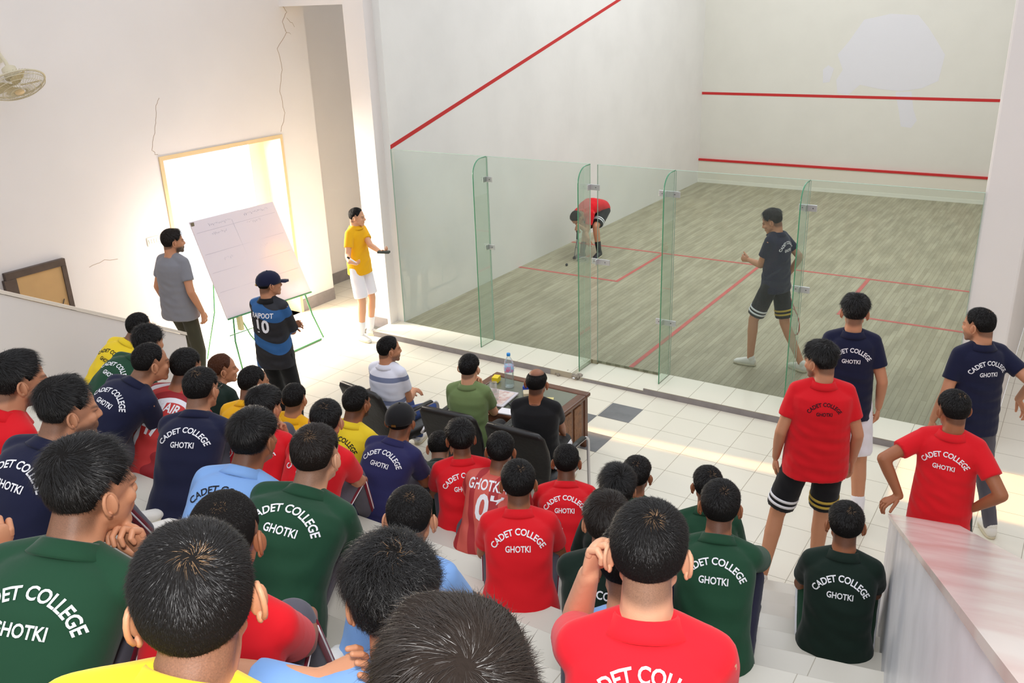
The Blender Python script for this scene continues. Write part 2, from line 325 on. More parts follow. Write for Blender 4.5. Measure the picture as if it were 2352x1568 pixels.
for k in range(1, 22):
    y1 = Y0-RUN*(k-1); z = FL+RISE*k; g.box((PX, y1-RUN-.09, z-RISE-.1), (PX+.012, y1-.09, z+.20))
struct(g, 'baseboard_stair', mat('skirting_beige', lin(190, 184, 156), .5))
# steps: a straight flight that bends towards the right parapet
XR = 6.35
for k in range(1, 22):
    y1 = Y0-RUN*(k-1); z = FL+RISE*k; xs = [PX, BX, 8.2]
    top = [(x, y1+BS*max(0, x-BX)) for x in xs]; bot = [(x, y1-RUN*(1.02 if k < 21 else 9)+BS*max(0, x-BX)) for x in xs]
    g = G(); v = [(x, y, z) for x, y in top]+[(x, y, z) for x, y in bot]+[(x, y, FL) for x, y in top]+[(x, y, FL) for x, y in bot]
    g.add(v, [(0, 3, 4, 1), (1, 4, 5, 2), (0, 1, 7, 6), (1, 2, 8, 7), (3, 9, 10, 4), (4, 10, 11, 5), (0, 6, 9, 3), (2, 5, 11, 8)])
    o = struct(g, 'stair_step', mstep, bevel=.004)
# right marble parapet, running back along the bent end of the steps
mmar = mat('marble_grey', lin(230, 231, 236), .35, var=.16, vscale=4, spec=.5); mmart = mat('marble_top', lin(222, 212, 206), .22, var=.2, vscale=3.2, var2=lin(206, 178, 172), spec=.5)
A0 = V(6.25, -3.24, 0); dv = V(.175, -.985, 0); wv = V(.985, .175, 0); TH = .34
def rz(k): return .90+.528*k
LENP = 7.5
c = [A0, A0+wv*TH, A0+dv*LENP+wv*TH, A0+dv*LENP]; hz = [rz(0), rz(0), rz(LENP), rz(LENP)]
v = [(*p[:2], FL) for p in c]+[(*p[:2], h) for p, h in zip(c, hz)]
g = G().add(v, [(0, 1, 5, 4), (1, 2, 6, 5), (2, 3, 7, 6), (3, 0, 4, 7), (4, 5, 6, 7), (0, 3, 2, 1)]); pr = struct(g, 'wall_stair_right', mmar)
v = [(*(p-(wv if i in (0, 3) else -wv)*.012)[:2], h+a_) for a_ in (0, .022) for i, (p, h) in enumerate(zip(c, hz))]
g = G().add(v, [(0, 3, 2, 1), (4, 5, 6, 7), (0, 1, 5, 4), (1, 2, 6, 5), (2, 3, 7, 6), (3, 0, 4, 7)]); g.obj('coping', mmart, pr, False)
g = G()
for k in range(1, 20):
    p = A0+dv*((.0+RUN*(k-1)/.985)); z = FL+RISE*k
    Rm = np.array([[wv[0], dv[0], 0], [wv[1], dv[1], 0], [0, 0, 1]]); g.box((-.016, -.02, z-RISE-.05), (0, RUN+.0, z+.11), Rm, p)
struct(g, 'baseboard_right', mat('skirting_white', lin(226, 220, 210), .5))
g = G().box((9.5, -12, FL), (9.7, 14, 7)).box((6.54, 13.8, FL), (9.7, 14, 7)); struct(g, 'wall_right', mwall)

# ------------------------------------------------------------------ glass back wall
mgl = glass_mat('pane_glass', (.865, .93, .89), .05); mgf = glass_mat('fin_glass', (.86, .93, .885), .09, .22)
medge = mat('glass_edge', lin(70, 150, 110), .2, spec=.8); mch = mat('chrome', lin(214, 212, 214), .35, .6)
gw = empty('glass_wall', (3.1, 0, 0), 'clear greenish glass back wall of the squash court with upright fins', 'glass wall')
loc = V(3.1, 0, 0); GH = 2.13
def pane(x0, x1, z0, nm='glass_panel'):
    g = G().add([(x0, -.006, z0), (x1, -.006, z0), (x1, -.006, GH), (x0, -.006, GH)], [(0, 1, 2, 3)])
    p = g.obj(nm, mgl, gw, False, loc)
    g = G().box((x0, -.006, GH), (x1, .006, GH+.003)).box((x0-.001, -.006, z0), (x0+.002, .006, GH)).box((x1-.002, -.006, z0), (x1+.001, .006, GH)); g.obj('panel_edge', mat('pane_edge', lin(176, 204, 186), .3), p, False, loc)
for x0, x1 in ((0, 1.34), (1.35, 2.615), (2.70, 3.53), (3.545, 4.805), (4.82, 6.2)): pane(x0, x1, .002 if x0 != 2.70 else -.02)
for xf, zb in ((1.345, 0), (2.62, -.045), (3.54, 0), (4.815, 0)):
    dp = .27; out = [(-.012, zb), (-dp, zb)]+[(-dp+.16*(1-math.cos(a)), GH-.16+.16*math.sin(a)) for a in np.linspace(0, math.pi/2, 9)]+[(-.012, GH)]
    g = G().prism(out, lambda y, z: V(xf, y, z), lambda y, z: V(xf+.0005, y, z)); p = g.obj('fin', mgf, gw, False, loc)
    ed = [V(xf, y, z) for y, z in out[1:]]; G().tube(ed, .0055, 6).obj('fin_edge', medge, p, True, loc)
    G().box((xf-.003, -dp, zb), (xf+.003, 0, zb+.004)).obj('fin_foot', mat('seal', lin(130, 130, 112), .6), p, False, loc)
def clamp(x, z, wl_=.05, wr_=.09):
    g = G().box((x-wl_, -.022, z-.03), (x+wr_, -.008, z+.03)).box((x-.012, -.075, z-.03), (x-.004, -.01, z+.03)); c_ = g.obj('clamp', mch, gw, False, loc, .003)
    g = G()
    for xx in (x-wl_*.6, x+wr_*.6): g.ell(V(xx, -.024, z), V(.006, 0, 0), V(0, .003, 0), V(0, 0, .006), 10, 6)
    g.obj('screw', mat('screw', lin(120, 116, 118), .3, 1), c_, True, loc)
for x, z, a, b in ((1.345, 1.885, .02, .07), (1.345, 1.125, .02, .07), (2.63, 1.90, .05, .10), (2.72, 1.125, .08, .13), (3.47, 1.90, .09, .13), (3.47, .577, .09, .13), (4.815, 1.885, .08, .08), (4.815, 1.122, .08, .08)): clamp(x, z, a, b)

# ------------------------------------------------------------------ furniture and small things
mwood = mat('dark_wood', lin(108, 66, 44), .35, bump=.15, bscale=20, var=.35, vscale=7, spec=.5); mwood2 = mat('carved_wood', lin(138, 92, 58), .5, bump=.9, bscale=55, var=.4, vscale=30)
TX0, TX1, TY0, TY1, TZ = 2.50, 3.50, -2.42, -1.66, .455
t = empty('coffee_table', ((TX0+TX1)/2, (TY0+TY1)/2, FL), 'low dark wood table with carved side panels and a sunken glass top', 'table'); loc = V((TX0+TX1)/2, (TY0+TY1)/2, FL)
fr = .085
G().box((TX0, TY0, TZ-.035), (TX1, TY0+fr, TZ)).box((TX0, TY1-fr, TZ-.035), (TX1, TY1, TZ)).box((TX0, TY0+fr, TZ-.035), (TX0+fr, TY1-fr, TZ)).box((TX1-fr, TY0+fr, TZ-.035), (TX1, TY1-fr, TZ)).obj('top_frame', mwood, t, False, loc, .012)
G().box((TX0+fr, TY0+fr, TZ-.016), (TX1-fr, TY1-fr, TZ-.008)).obj('glass_top', mat('table_glass', lin(108, 112, 96), .12, spec=.8), t, False, loc)
G().box((TX0+fr, TY0+fr, TZ-.25), (TX1-fr, TY1-fr, TZ-.23)).obj('shelf', mwood, t, False, loc)
for x in (TX0+.02, TX1-.075):
    for y in (TY0+.02, TY1-.075): G().box((x, y, FL), (x+.055, y+.055, TZ-.035)).obj('leg', mwood, t, False, loc, .006)
for x in (TX0+.03, TX1-.05):
    G().box((x, TY0+.075, FL+.06), (x+.02, TY1-.075, TZ-.035)).obj('side_panel', mwood, t, False, loc)
    g = G()
    for k in range(3):
        y = TY0+.105+k*.195; w_ = .15 if k == 1 else .13; xo = x-.008 if x < 3 else x+.02
        g.box((xo, y, FL+.10), (xo+.010, y+w_, TZ-.07)); 
    g.obj('carved_panel', mwood2, t, False, loc, .006)
for y in (TY0+.03, TY1-.05): G().box((TX0+.075, y, TZ-.20), (TX1-.075, y+.02, TZ-.035)).obj('apron', mwood, t, False, loc)
# bottle
def lathe(g, c, prof, seg=20): c = np.asarray(c, float); return g.loft([c+V(0, 0, z) for r_, z in prof], [V(r_, 0, 0) for r_, z in prof], [V(0, r_, 0) for r_, z in prof], seg)
mpet = glass_mat('bottle_plastic', (.95, .98, .99), .05, .5)
bp = V(*(2.80, -1.90, .457)); bo = lathe(G(), bp, [(.040, 0), (.044, .01), (.044, .05), (.041, .07), (.044, .09), (.040, .115), (.044, .14), (.044, .22), (.038, .25), (.016, .285), (.014, .30)]).obj('water_bottle', mpet, None, True, bp)
tag(bo, 'tall clear plastic water bottle with a blue cap standing on the low table', 'bottle')
lathe(G(), bp, [(.0445, .15), (.0455, .152), (.0455, .205), (.0445, .207)]).obj('bottle_label', mat('label_blue', lin(150, 205, 235), .4, var=.5, vscale=40, var2=lin(220, 90, 130)), bo, True, bp)
lathe(G(), bp, [(.017, .298), (.0175, .302), (.0175, .318), (.016, .322)]).obj('bottle_cap', mat('cap_blue', lin(40, 140, 215), .4), bo, True, bp)
lathe(G(), bp, [(.038, .008), (.041, .012), (.040, .11), (.041, .13)]).obj('water', glass_mat('water', (.93, .965, .975), .04, .3), bo, True, bp)
def small(name, a, b, col, label, cat, rot=0, rough=.5, bev=.003):
    a, b = V(*a), V(*b); c = V((a[0]+b[0])/2, (a[1]+b[1])/2, a[2]); o = G().box(a-c, b-c, Rz(rot), c).obj(name, mat('m_'+name+'%d' % (int(col[0]*999)), col, rough), None, False, c, bev); return tag(o, label, cat)
TT = TZ+.001
tr = small('tray', (2.60, -2.33, TT), (2.98, -2.02, TT+.014), lin(205, 200, 205), 'pale printed tray holding glasses on the low table', 'tray', 6)
G().box((-.165, -.13, .014), (.165, .13, .016), Rz(6), None).obj('tray_print', mat('tray_print', lin(225, 214, 206), .4, var=.4, vscale=22, var2=lin(196, 150, 140)), tr, False)
mcup = glass_mat('glassware', (.97, .98, .98), .06, .4)
for k, (x, y, lb) in enumerate([(2.70, -2.22, 'clear drinking glass at the back corner of the printed tray'), (2.86, -2.22, 'clear drinking glass near the right rim of the printed tray'), (2.76, -2.10, 'clear drinking glass on the printed tray nearest the yellow box')]):
    z = TT+.0165; o = lathe(G(), V(x, y, z), [(.024, 0), (.030, .004), (.036, .09), (.034, .09), (.028, .008)], 18).obj('drinking_glass', mcup, None, True, V(x, y, z)); tag(o, lb, 'glass', 'glasses on the tray')
small('yellow_box', (2.60, -1.90, TT), (2.66, -1.82, TT+.05), lin(232, 206, 30), 'small yellow carton beside the water bottle on the low table', 'box', 12)
small('blue_packet', (2.94, -1.92, TT), (3.04, -1.82, TT+.045), lin(40, 70, 175), 'blue packet on the far rim of the low table', 'packet', 20)
small('tissue', (3.00, -2.02, TT), (3.08, -1.93, TT+.03), lin(205, 190, 160), 'crumpled beige tissue beside the blue packet on the table', 'tissue', 35)
small('phone', (3.02, -2.25, TT), (3.10, -2.10, TT+.010), lin(26, 26, 30), 'black phone lying flat on the low table', 'phone', -30)
small('notepad', (3.0, -2.415, TT), (3.16, -2.31, TT+.012), lin(232, 230, 235), 'white notepad near the bald man on the low table', 'notepad', 8)
small('paper_sheet', (3.18, -1.98, TZ-.007), (3.28, -1.92, TZ-.005), lin(214, 200, 130), 'small yellowish paper lying on the glass table top', 'paper', 25)
small('cardboard_strip', (3.16, -2.33, TZ-.007), (3.40, -2.22, TZ-.003), lin(200, 180, 120), 'beige cardboard strip on the near end of the glass table top', 'cardboard', -3)
small('paper_slip', (3.28, -2.28, TZ-.002), (3.34, -2.245, TZ), lin(245, 245, 250), 'white paper slip lying on the cardboard strip', 'paper', -25)
# office chairs
mleather = mat('black_leather', lin(26, 24, 23), .42, bump=.25, bscale=35, spec=.5)
def chair(x, y, yaw, label):
    c = V(x, y, FL); R_ = Rz(yaw); T = lambda p: c+R_@V(*p); e_ = empty('visitor_chair', c, label, 'chair', 'black visitor chairs at the table'); bw = .255
    rows = [(.40, -.21), (.50, -.235), (.62, -.255), (.74, -.29), (.86, -.335), (.90, -.35)]
    G().loft([T((0, yy, z)) for z, yy in rows], [R_@V(bw*k, 0, 0) for k in (.86, .92, 1, 1.02, .98, .86)], [R_@V(0, .028, .006)*k for k in (.8, 1, 1, 1, 1, .7)], 28, 4.5).obj('backrest', mleather, e_, True, c)
    G().loft([T((0, .02, z)) for z in (.385, .40, .45, .47)], [R_@V(.26*k, 0, 0) for k in (.93, 1, 1, .93)], [R_@V(0, .25*k, 0) for k in (.93, 1, 1, .93)], 32, 5).obj('seat', mleather, e_, True, c)
    for sd in (-1, 1):
        a = np.linspace(0, math.pi/2, 5); P = [T((sd*.30, -.27, .62)), T((sd*.30, -.20, .66)), T((sd*.30, .18, .66))]+[T((sd*.30, .18+.05*math.sin(q), .61+.05*math.cos(q))) for q in a]+[T((sd*.30, .24, .35))]+[T((sd*.30, .25-.05*(1-math.cos(q)), .065-.05*math.sin(q))) for q in a]+[T((sd*.30, -.02, .014)), T((sd*.30, -.11, .014)), T((sd*.26, -.15, .014)), T((0, -.155, .014))]
        G().tube(P, .0125, 10).obj('frame', mch, e_, True, c)
        G().loft([T((sd*.30, -.14, .675)), T((sd*.30, .16, .675))], [R_@V(.024, 0, 0)]*2, [V(0, 0, .012)]*2, 14).obj('armrest', mleather, e_, True, c)
    G().box((-.29, -.02, .37), (.29, .01, .385), R_, c).obj('crossbar', mch, e_, False, c)
for a in ((2.26, -2.87, -8, 'black visitor chair under the man in the white striped polo'), (3.08, -2.88, 4, 'black visitor chair under the man in the olive green shirt'), (3.70, -2.88, 0, 'black visitor chair under the balding man in black')): chair(*a)
# whiteboard on its green stand
wb = empty('whiteboard_stand', (-.85, -1.45, FL), 'large whiteboard with faint writing on a thin green metal stand', 'whiteboard'); loc = V(-.85, -1.45, FL)
b0, b1, t0, t1 = V(-.74, -2.06, .57), V(-.74, -.80, .52), V(-1.02, -2.13, 1.63), V(-1.02, -.96, 1.62)
nb = nrm(np.cross(b1-b0, t0-b0)); nb = nb if nb[0] > 0 else -nb
def bq(u, v): return (b0*(1-u)+b1*u)*(1-v)+(t0*(1-u)+t1*u)*v
v = [bq(0, 0), bq(1, 0), bq(1, 1), bq(0, 1)]; v = v+[p-nb*.015 for p in v]
bd = G().add(v, [(0, 1, 2, 3), (4, 7, 6, 5), (0, 4, 5, 1), (1, 5, 6, 2), (2, 6, 7, 3), (3, 7, 4, 0)]).obj('board', mat('board_white', lin(226, 216, 224), .16, spec=.6), wb, False, loc)
mgreen = mat('green_metal', lin(70, 140, 90), .4)
G().tube([bq(0, -.005)+nb*.003, bq(1, -.005)+nb*.003], .010, 6).obj('bottom_rail', mgreen, wb, True, loc)
g = G(); rg = np.random.default_rng(8)
for v_ in (.88, .66, .47, .27): g.tube([bq(.03, v_)+nb*.001, bq(.97, v_+.01)+nb*.001], .0012, 4)
g.tube([bq(.47, .1)+nb*.001, bq(.45, .93)+nb*.001], .0012, 4)
for (u0, v0, n_) in ((.18, .93, 12), (.18, .84, 8), (.60, .945, 14), (.60, .86, 8), (.2, .58, 5), (.40, .53, 4), (.63, .60, 5), (.3, .36, 4)):
    for k in range(n_): g.tube([bq(u0+.022*k+rg.random()*.006, v0+rg.random()*.02)+nb*.001, bq(u0+.022*k+.010, v0-.02+rg.random()*.03)+nb*.001, bq(u0+.022*k+.018, v0+rg.random()*.018)+nb*.001], .0011, 4)
g.obj('marker_writing', mat('marker_faint', lin(176, 170, 186), .5), bd, False, loc)
g = G(); g.tube([(-.62, -.84, FL+.012), (-.62, -1.30, FL+.012), (-.62, -1.78, FL+.012), (-.64, -2.02, FL+.012)], .011, 8)
g.obj('base_bar', mgreen, wb, True, loc)
G().tube([(-.62, -.80, FL+.02), (-.70, -.86, .25), tuple(bq(.93, -.01)-nb*.02), tuple(bq(.9, .9)-nb*.03)], .010, 8).obj('leg', mgreen, wb, True, loc)
G().tube([(-.64, -2.04, FL+.02), (-.72, -2.02, .30), tuple(bq(.07, -.01)-nb*.02), tuple(bq(.1, .9)-nb*.03)], .010, 8).obj('leg', mgreen, wb, True, loc)
G().tube([(-.62, -1.62, FL+.01), (-.72, -1.80, .30), (-.74, -1.90, .56)], .008, 8).obj('leg', mgreen, wb, True, loc)
G().tube([(-1.35, -1.95, FL+.012), (-1.22, -1.85, .5), tuple(bq(.2, .85)-nb*.03)], .008, 8).obj('rear_leg', mgreen, wb, True, loc)
G().tube([(-.62, -2.16, .43), (-.62, -1.66, .41)], .006, 6).obj('crossbar', mgreen, wb, True, loc)
g = G(); g.box((-.74-.02, -1.93, .40), (-.70, -1.89, .56)).obj('latch', mat('latch', lin(190, 180, 140), .4), wb, False, loc)
G().box((-.008, -.02, -.05), (.004, .02, .0), None, tuple(bq(.02, .99)+nb*.006)).obj('clip', mat('clip', lin(110, 100, 80), .5), wb, False, loc)
# wall fan
fc = V(-1.22, -3.53, 3.16); fa = empty('wall_fan', (-1.6, -3.46, 3.42), 'cream wall fan with a round wire guard high on the left wall', 'fan'); loc = V(-1.6, -3.46, 3.42)
ax_ = nrm(V(.50, -.05, -.86)); e1 = nrm(np.cross(ax_, V(0, 1, 0))); e2 = np.cross(ax_, e1); mf = mat('fan_cream', lin(206, 196, 168), .5); mf2 = mat('fan_blade', lin(190, 178, 140), .45)
g = G(); Rf = .245
for rd, h in ((Rf, .0), (Rf*.97, .03), (Rf*.8, .055), (Rf*.55, .07), (Rf*.3, .078)):
    g.tube([fc+ax_*h+(e1*math.cos(a)+e2*math.sin(a))*rd for a in np.linspace(0, 2*math.pi, 40)], .0035 if rd < Rf else .009, 6)
for k in range(48):
    a = 2*math.pi*k/48; d = e1*math.cos(a)+e2*math.sin(a); g.tube([fc+ax_*.078+d*.05, fc+ax_*.07+d*Rf*.55, fc+ax_*.05+d*Rf*.85, fc+d*Rf, fc-ax_*.04+d*Rf*.8, fc-ax_*.06+d*.07], .0016, 4)
g.obj('guard', mf, fa, True, loc)
for k in range(4):
    a = math.pi/2*k+.4; d = e1*math.cos(a)+e2*math.sin(a); s_ = np.cross(ax_, d); pts = [(.03, -.03), (.10, -.07), (.19, -.085), (.215, -.02), (.19, .05), (.10, .04), (.03, .03)]
    G().prism(np.array(pts), lambda x, y: fc+d*x+s_*y+ax_*(.02+y*.35), lambda x, y: fc+d*x+s_*y+ax_*(.016+y*.35)).obj('blade', mf2, fa, False, loc)
G().loft([fc+ax_*.074, fc+ax_*.088], [e1*.042, e1*.038], [e2*.042, e2*.038], 20).obj('badge', mat('fan_badge', lin(222, 196, 150), .4), fa, True, loc)
G().loft([fc-ax_*.17, fc-ax_*.15, fc-ax_*.06, fc-ax_*.05], [e1*.03, e1*.06, e1*.065, e1*.05], [e2*.03, e2*.06, e2*.065, e2*.05], 18).obj('motor', mf, fa, True, loc)
G().tube([fc-ax_*.12, (-1.36, -3.50, 3.34), (-1.5, -3.47, 3.42), (-1.6, -3.46, 3.42)], .016, 8).obj('arm', mf, fa, True, loc)
G().box((-1.6, -3.51, 3.33), (-1.575, -3.41, 3.48)).obj('bracket', mf, fa, False, loc)
# framed board leaning on the wall behind the stair wall
fb = empty('framed_board', (-1.55, -3.6, FL), 'dark framed tan board standing against the wall behind the stair wall', 'board'); loc = V(-1.55, -3.6, FL); mfr = mat('frame_dark', lin(88, 72, 62), .5, var=.3, vscale=10)
y0, y1, z1 = -3.86, -3.25, 1.46
for a, b in (((y0, z1-.07), (y1, z1)), ((y1-.05, .3), (y1, z1-.07)), ((y0-.02, .3), (y0+.10, z1-.07)), ((y0+.10, .3), (y1-.05, .36))): G().box((-1.598, a[0], a[1]), (-1.55, b[0], b[1])).obj('frame_bar', mfr, fb, False, loc, .004)
G().box((-1.595, y0+.1, .36), (-1.565, y1-.05, z1-.07)).obj('tan_panel', mat('hardboard', lin(196, 158, 106), .7, var=.1, vscale=3), fb, False, loc)
for yy in (y0+.1, y1-.11): G().box((-1.59, yy-.02, FL), (-1.56, yy+.03, .3)).obj('leg', mfr, fb, False, loc)
G().tube([(-1.56, y1-.09, 1.06), (-1.56, y1-.13, .98)], .005, 6).obj('hook', mfr, fb, True, loc)
G().box((-1.598, y0-.16, 1.2), (-1.55, y0-.10, 1.9)).obj('dark_post', mfr, fb, False, loc)
# squash ball on the court floor
o = G().ell(V(*(.6, 3.05, .02)), V(.02, 0, 0), V(0, .02, 0), V(0, 0, .02), 14, 9).obj('squash_ball', mat('rubber', lin(40, 42, 46), .7), None, True, V(*(.6, 3.05, .02))); tag(o, 'small dark squash ball on the court floor in front of the bending player', 'ball')
def racket(grip, tip, nrm_, label, colr):
    grip, tip = V(*grip), V(*tip); d = nrm(tip-grip); n = np.asarray(nrm_, float); n = nrm(n-d*(n@d)); u_ = np.cross(d, n); L = np.linalg.norm(tip-grip)
    a0, b0_ = L*.24, L*.14; cc = tip-d*a0
    o = G().tube([grip, grip+d*L*.30], .015, 10).obj('squash_racket', mat('grip_dark', lin(40, 40, 46), .7), None, True, grip); tag(o, label, 'racket')
    el_ = [cc+d*a0*math.cos(t_)+u_*b0_*math.sin(t_) for t_ in np.linspace(0, 2*math.pi, 36)]; fr_ = mat('racket_'+colr, lin(196, 60, 52) if colr == 'red' else lin(120, 120, 126), .35)
    G().tube(el_, .006, 6).tube([grip+d*L*.28, cc-d*a0*.55-u_*b0_*.80], .006, 6).tube([grip+d*L*.28, cc-d*a0*.55+u_*b0_*.80], .006, 6).obj('racket_head', fr_, o, True, grip)
    g = G()
    for k in np.linspace(-.85, .85, 12):
        h = math.sqrt(1-k*k); g.tube([cc+u_*b0_*k-d*a0*h, cc+u_*b0_*k+d*a0*h], .0007, 4); g.tube([cc+d*a0*k-u_*b0_*h, cc+d*a0*k+u_*b0_*h], .0007, 4)
    g.obj('strings', mat('strings', lin(200, 200, 190), .5), o, False, grip)
for a in []: racket(*a)

# ------------------------------------------------------------------ lettering, made once per text and bent onto each back
def font_mesh(txt, size, bold=.012):
    c = bpy.data.curves.new('t', 'FONT'); c.body = txt; c.size = size; c.offset = bold*size; c.align_x = 'CENTER'; c.resolution_u = 3
    o = bpy.data.objects.new('t', c); C.objects.link(o); dg = bpy.context.evaluated_depsgraph_get()
    me = bpy.data.meshes.new_from_object(o.evaluated_get(dg)); bpy.data.objects.remove(o)
    me.calc_loop_triangles()
    v = np.array([x.co[:] for x in me.vertices]); t = np.array([x.vertices[:] for x in me.loop_triangles]); return v[:, :2], t
def arc_text(txt, height, chord, sag):
    v, t = font_mesh(txt, 1.0, .022); wd = v[:, 0].max()-v[:, 0].min(); x = (v[:, 0]-(v[:, 0].max()+v[:, 0].min())/2)/wd
    Rr = chord*chord/8/sag+sag/2; A = 2*math.asin(min(1, chord/2/Rr)); y = v[:, 1]*height/.72; a = x*A
    return np.stack([(Rr+y)*np.sin(a), (Rr+y)*np.cos(a)-Rr], 1), t
def flat_text(txt, height, width, dy, bold=.022):
    v, t = font_mesh(txt, 1.0, bold); wd = v[:, 0].max()-v[:, 0].min(); x = (v[:, 0]-(v[:, 0].max()+v[:, 0].min())/2)/wd
    return np.stack([x*width, v[:, 1]*height/.72+dy], 1), t
TXT = {'cadet': [arc_text('CADET COLLEGE', .034, .245, .072), flat_text('GHOTKI', .033, .135, -.088)],
       '47': [flat_text('T.SUMAIR', .055, .25, .04), flat_text('47', .13, .13, -.12, .03)],
       '07': [flat_text('GHOTKIANS', .06, .29, .04), flat_text('07', .14, .15, -.12, .03)],
       '10': [flat_text('RAJPOOT', .05, .24, .03), flat_text('10', .13, .14, -.12, .03)],
       'thigh10': [flat_text('10', .07, .08, 0, .05)]}
def decal(name, parts, tree, origin, r, t, f, mt, parent, loc, scale=1., depth=.45, off=.0025):
    for uv, tri in parts:
        P = []; ok = []
        for u, v in uv*scale:
            st = origin+r*u+t*v-f*depth; h = tree.ray_cast(Vector(st), Vector(f), depth*1.6)
            ok.append(h[0] is not None); P.append(np.array(h[0])-f*off if h[0] is not None else st)
        ok = np.array(ok); P = np.array(P); keep = ok[tri].all(1)
        e = (np.linalg.norm(P[tri[:, 0]]-P[tri[:, 1]], axis=1) < .17) & (np.linalg.norm(P[tri[:, 1]]-P[tri[:, 2]], axis=1) < .17)
        tri = tri[keep & e]
        if len(tri): mk(name, P, None, tri, mt, parent, False, loc)

# ------------------------------------------------------------------ people
SK = {'tan': lin(196, 138, 104), 'light': lin(218, 164, 130), 'brown': lin(158, 100, 68)}
def skin_mat(kind, dark):
    n = 'skin_%s' % kind
    if n in MATS: return MATS[n]
    m = mat(n, SK[kind], .5, bump=.08, bscale=260, spec=.4); nt = m.node_tree; b = nt.nodes['Principled BSDF']
    b.inputs['Subsurface Weight'].default_value = .0
    at = nt.nodes.new('ShaderNodeAttribute'); at.attribute_name = 'tint'; mx = nt.nodes.new('ShaderNodeMix'); mx.data_type = 'RGBA'
    mx.inputs['A'].default_value = (*SK[kind], 1); mx.inputs['B'].default_value = (.018, .014, .012, 1)
    no = nt.nodes.new('ShaderNodeTexNoise'); no.inputs['Scale'].default_value = 420; tc = nt.nodes.new('ShaderNodeTexCoord'); nt.links.new(tc.outputs['Object'], no.inputs['Vector'])
    mu = nt.nodes.new('ShaderNodeMath'); mu.operation = 'MULTIPLY_ADD'; nt.links.new(no.outputs['Fac'], mu.inputs[0]); mu.inputs[1].default_value = .5; mu.inputs[2].default_value = .72
    m3 = nt.nodes.new('ShaderNodeMath'); m3.operation = 'MULTIPLY'; m3.use_clamp = True; nt.links.new(at.outputs['Fac'], m3.inputs[0]); nt.links.new(mu.outputs[0], m3.inputs[1])
    nt.links.new(m3.outputs[0], mx.inputs['Factor']); nt.links.new(mx.outputs['Result'], b.inputs['Base Color']); return m
CL = {'red': lin(214, 20, 32), 'green': lin(26, 66, 44), 'dgreen': lin(15, 34, 26), 'navy': lin(20, 24, 52), 'navy2': lin(38, 38, 82), 'blue': lin(124, 164, 218), 'yellow': lin(232, 200, 40), 'amber': lin(236, 176, 20),
      'grey': lin(128, 128, 134), 'black': lin(20, 20, 22), 'olive': lin(112, 132, 84), 'white': lin(226, 228, 240), 'brick': lin(190, 52, 44), 'gpants': lin(86, 84, 94), 'maroon': lin(110, 16, 36), 'npants': lin(34, 34, 56), 'tpants': lin(60, 58, 44),
      'jeans': lin(50, 72, 130), 'wshort': lin(238, 236, 244), 'bshort': lin(20, 20, 24), 'bluej': lin(40, 104, 170), 'gold': lin(196, 168, 70), 'lwhite': lin(236, 236, 240), 'ink': lin(18, 20, 30), 'pinkred': lin(226, 30, 44)}
def cloth(k):
    m = mat('cloth_'+k, CL[k], .85, bump=.35, bscale=9, spec=.25)
    m.node_tree.nodes['Principled BSDF'].inputs['Sheen Weight'].default_value = .1; return m
def jersey_mat(name, base, alt, line, scale, ang):
    if name in MATS: return MATS[name]
    m = bpy.data.materials.new(name); m.use_nodes = True; nt = m.node_tree; b = nt.nodes['Principled BSDF']; b.inputs['Roughness'].default_value = .7
    tc = nt.nodes.new('ShaderNodeTexCoord'); mp = nt.nodes.new('ShaderNodeMapping'); mp.inputs['Rotation'].default_value = (math.radians(ang[0]), math.radians(ang[1]), math.radians(ang[2])); nt.links.new(tc.outputs['Object'], mp.inputs['Vector'])
    sp = nt.nodes.new('ShaderNodeSeparateXYZ'); nt.links.new(mp.outputs[0], sp.inputs[0])
    d = nt.nodes.new('ShaderNodeMath'); d.operation = 'MULTIPLY'; d.inputs[1].default_value = scale; nt.links.new(sp.outputs[0], d.inputs[0])
    fr = nt.nodes.new('ShaderNodeMath'); fr.operation = 'FRACT'; nt.links.new(d.outputs[0], fr.inputs[0])
    cr = nt.nodes.new('ShaderNodeValToRGB'); cr.color_ramp.interpolation = 'CONSTANT'; e = cr.color_ramp.elements; e[0].color = (*base, 1); e[1].position = .45; e[1].color = (*alt, 1); n = e.new(.8); n.color = (*line, 1)
    nt.links.new(fr.outputs[0], cr.inputs[0]); nt.links.new(cr.outputs[0], b.inputs['Base Color']); MATS[name] = m; return m

# hairline: signed distance above the hairline, in head coordinates (metres for an adult head)
def hairline(p, low=0.0):
    x, y, z = p[:, 0], p[:, 1], p[:, 2]
    ang = np.degrees(np.arctan2(np.abs(x), y))                     # 0 front, 180 back
    lim = np.interp(ang, [0, 25, 45, 62, 75, 92, 105, 125, 180], [.068, .066, .05, .018, .0, .032, .0, -.045, -.062])
    return z-(lim-low)
def head_mats(Ro, Oc, s): return lambda P: ((np.asarray(P)-Oc)@Ro)/s
HAIR = {'short': (.011, .006, .016, .9), 'medium': (.020, .009, .030, .7), 'quiff': (.030, .008, .034, .6), 'curly': (.022, .014, .042, .5), 'spiky': (.018, .012, .040, .8),
        'buzz': (.005, .003, .006, .3), 'crop': (.008, .004, .011, .4), 'bald': (.002, .006, .010, .4), 'cap': (.003, .004, .008, .3)}
def hair_mat(k):
    c = {'black': (.006, .005, .0045), 'brown': (.014, .009, .006), 'rust': (.09, .03, .012)}[k]
    m = mat('hair_'+k, c, .42, spec=.38); return m
def root_mat(k): return mat('hair_root_'+k, {'black': (.007, .006, .0055), 'brown': (.012, .008, .006), 'rust': (.06, .022, .010)}[k], .85, bump=.4, bscale=120, spec=.12)
